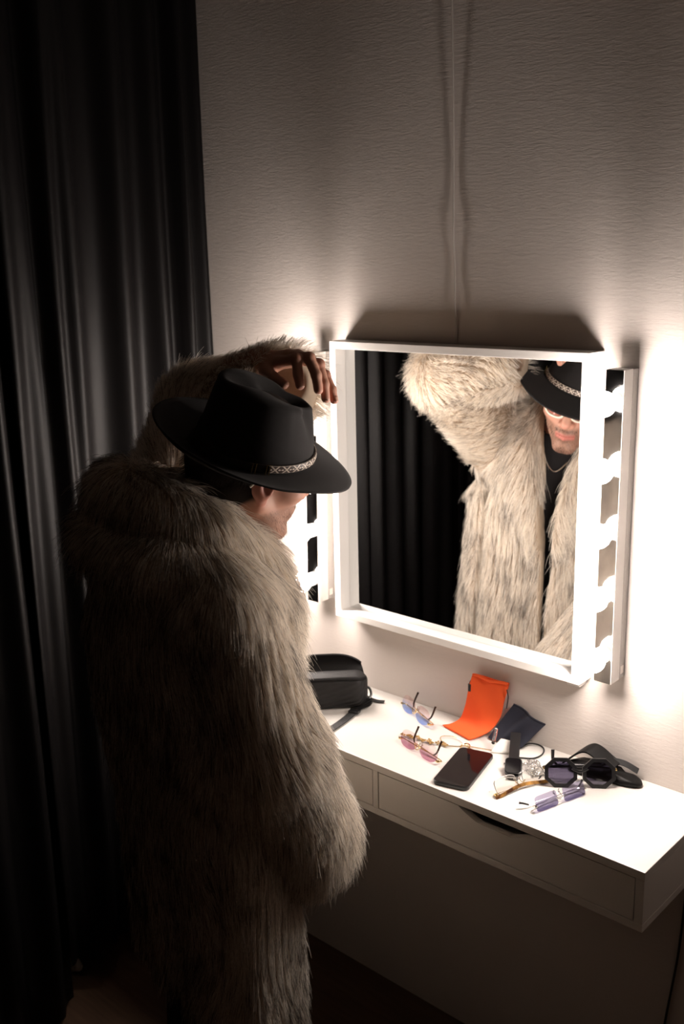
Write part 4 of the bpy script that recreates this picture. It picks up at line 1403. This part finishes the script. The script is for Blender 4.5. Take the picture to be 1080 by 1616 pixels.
# white card and clear plastic tube -------------------------------------------------------------
G = [[np.array((.152, -.100, ZT + .0012)) * (1 - a) * (1 - b) + np.array((.196, -.074, ZT + .0012)) * (1 - a) * b + np.array((.149, -.056, ZT + .015)) * a * (1 - b) + np.array((.188, -.050, ZT + .016)) * a * b
      + np.array((0, 0, .002 * math.sin(math.pi * a))) for b in np.linspace(0, 1, 6)] for a in np.linspace(0, 1, 8)]
Vp, Fp = slab(G, .0008)
tag(mk('paper_card', Vp, Fp, M_PAPER), 'small white paper card propped on the desk below the navy pouch', 'card')
ct_ = thing('clear_tube', 'slim clear plastic tube leaning between the white card and the navy pouch', 'tube', (.15, -.08, ZT))
MB().tube([(.150, -.086, ZT + .0205), (.146, -.074, ZT + .030), (.142, -.064, ZT + .0385)], [.0034, .0038, .0034], 10).build('body', M_CLEAR, ct_)
MB().ball((.151, -.089, ZT + .0185), (.0042, .0034, .0036), 10, 6).build('cap', M_BAND, ct_)

# black leather pouch by the wall ----------------------------------------------------------------
lp_ = thing('leather_pouch', 'black leather pouch with a folded strap behind the octagonal sunglasses', 'pouch', (.39, -.03, ZT))
def outline_pouch(n=40):
    P = [(.300, -.044), (.315, -.026), (.350, -.014), (.395, -.012), (.432, -.012), (.452, -.020), (.458, -.034), (.448, -.046), (.425, -.054), (.390, -.058), (.350, -.066), (.318, -.064)]
    P = np.array(P + P[:1]); Q = spline(np.c_[P, np.zeros(len(P))], n + 1)[:-1, :2]
    return Q
oq = outline_pouch()
cpq = oq.mean(0)
rows_ = []
for k, (s, z) in enumerate([(.0, .0), (.6, .0), (.93, .001), (1.0, .006), (.99, .011), (.88, .017), (.62, .021), (.3, .022), (.0005, .022)]):
    rows_.append([(cpq[0] + (x - cpq[0]) * max(s, .0005), cpq[1] + (y - cpq[1]) * max(s, .0005), ZT + z * (1.05 - .35 * (x > .41)) + (.002 * math.sin(x * 160) * s * (z > .01))) for x, y in oq])
MB().grid(rows_, closed_u=True).build('body', M_LEATHER, lp_, angle=None)
fp = spline([(.302, -.050, ZT + .012), (.318, -.040, ZT + .029), (.332, -.032, ZT + .041), (.345, -.028, ZT + .045), (.360, -.026, ZT + .040), (.378, -.028, ZT + .032), (.400, -.032, ZT + .024)], 26)
MB().ribbon(fp, np.array((.004, .0165, .004)), .0035).build('strap', M_LEATHER, lp_)
fp = spline([(.385, -.020, ZT + .030), (.412, -.015, ZT + .029), (.440, -.013, ZT + .021)], 14)
MB().ribbon(fp, np.array((.0, .004, .004)), .003).build('strap', M_LEATHER, lp_)

# black sling bag ----------------------------------------------------------------------------------
bx_, by_ = np.array((.69, .72, 0)), np.array((-.72, .69, 0))
bo = np.array((-.276, -.150, ZT))
bag = thing('sling_bag', 'black sling bag with its flap open at the left end of the desk', 'bag', tuple(bo))
def BW(a, b, c): return bo + a * bx_ + b * by_ + np.array((0, 0, c))
def bag_sec(a):
    e = 1 - max(0, (abs(a) - .070) / .030) ** 2.2
    return max(e, .03)
rows_ = []
for a in np.concatenate([[-.0999], np.linspace(-.098, .098, 34), [.0999]]):
    e = bag_sec(a) ** .5
    r = []
    for q in np.linspace(0, 2 * math.pi, 40, endpoint=False):
        c, s = math.cos(q), math.sin(q)
        w = .034 * e; h = .039 * (.55 + .45 * e)
        y = w * math.copysign(abs(c) ** .45, c); z = .0395 + h * math.copysign(abs(s) ** .5, s)
        r.append(BW(a, y, z))
    rows_.append(r)
M_BAGRIB = mat('black_ribbed_nylon', (.009, .0085, .0085), .55, spec=.35)
nt, N, L, b = nodes(M_BAGRIB)
tc = N.new('ShaderNodeTexCoord'); mp = N.new('ShaderNodeMapping'); mp.inputs['Rotation'].default_value = (.0, math.radians(35), math.radians(45))
L.new(tc.outputs['Object'], mp.inputs['Vector'])
wv = N.new('ShaderNodeTexWave'); wv.inputs['Scale'].default_value = 62; wv.bands_direction = 'X'
L.new(mp.outputs[0], wv.inputs['Vector'])
bp = N.new('ShaderNodeBump'); bp.inputs['Strength'].default_value = .7; bp.inputs['Distance'].default_value = .0012
L.new(wv.outputs['Fac'], bp.inputs['Height']); L.new(bp.outputs[0], b.inputs['Normal'])
m_ = MB().grid(rows_, closed_u=True)
k = 40
m_.F.append(list(range(k - 1, -1, -1))); m_.F.append([(len(rows_) - 1) * k + j for j in range(k)])
m_.build('body', M_BAGRIB, bag, angle=50)
# rolled zip edge, opened flap behind, pocket inside
G = [BW(a, -.0325 * bag_sec(a) ** .5 + .004, .0765 - .006 * (abs(a) / .098) ** 4) for a in np.linspace(-.092, .092, 30)]
MB().tube(G, .0050, 8).build('zip_edge', M_LEATHER, bag)
G = [[BW(a * (1 - .06 * t), .026 + .010 * t + .006 * math.sin(math.pi * t), .066 + .045 * t * (1 - .55 * (abs(a) / .096) ** 3.5)) for a in np.linspace(-.094, .094, 26)] for t in np.linspace(0, 1, 8)]
Vp, Fp = slab(np.array(G), .004)
fo = mk('flap', Vp, Fp, M_LEATHER, bag, angle=50)
MB().tube([np.array(p) for p in G[-1]], .0030, 6).build('flap_piping', M_LEATHER, fo)
ds = [BW(.094, -.004, .046), BW(.104, -.006, .040), BW(.1075, -.010, .028), BW(.103, -.016, .020)]
MB().tube(spline(ds, 12), .0030, 8).build('strap_ring', M_BLACKPLASTIC, bag)
st0 = BW(.103, -.018, .020)
sp = spline([st0, BW(.094, -.032, .010), (-.199, -.122, ZT + .0045), (-.190, -.165, ZT + .0025), (-.182, -.205, ZT + .0025), (-.176, -.250, ZT + .0025)], 30)
MB().ribbon(sp, np.array((.0098, .0024, .0008)), .002).build('strap', M_BAGRIB, bag)
MB().box((-.0125, -.008, -.0022), (.0125, .008, .0030), .001, M=(np.array([(.97, .24, 0), (-.24, .97, 0), (0, 0, 1)]).T, (-.1935, -.140, ZT + .0052))).build('strap_buckle', M_BLACKPLASTIC, bag)
sp = spline([BW(.090, .020, .012), (-.196, -.062, ZT + .004), (-.178, -.052, ZT + .003)], 12)
MB().ribbon(sp, np.array((-.002, .0045, .001)), .002).build('strap_end', M_BAGRIB, bag)

# small framed mirror standing at the left end of the desk --------------------------------------------
sm = thing('table_mirror', 'small white-framed mirror standing on the desk under the left light strip', 'mirror', (-.565, -.012, ZT))
x0, x1, z0, z1, yb, yf = -.64 + .03, -.488, ZT, ZT + .205, -.003, -.022
for nm, a, b in (('frame_rail', (x0, yf, z1 - .016), (x1, yb, z1)), ('frame_rail', (x0, yf, z0), (x1, yb, z0 + .016)),
                 ('frame_stile', (x1 - .016, yf, z0 + .0162), (x1, yb, z1 - .0162)), ('frame_stile', (x0, yf, z0 + .0162), (x0 + .016, yb, z1 - .0162))):
    MB().box(a, b, .0012).build(nm, M_WHITE2, sm, smooth=False)
MB().box((x0 + .0162, -.012, z0 + .0162), (x1 - .0162, -.005, z1 - .0162)).build('mirror_glass', M_MIRROR, sm, smooth=False)

# pale plug lying on the floor by the curtain hem
pl = thing('power_plug', 'small pale plug lying on the dark floor at the raised curtain hem', 'plug', (-.865, -.515, 0.0))
MB().tube([(-.885, -.520, .019), (-.868, -.516, .0185), (-.850, -.512, .015)], [.015, .0185, .009], 12).build('body', M_STRIPWHITE, pl)
for dx in (-.006, .006):
    MB().tube([(-.885 + dx * .3, -.520 + dx, .019), (-.904 + dx * .3, -.5245 + dx, .019)], .0022, 8).build('pin', M_SILVER, pl)
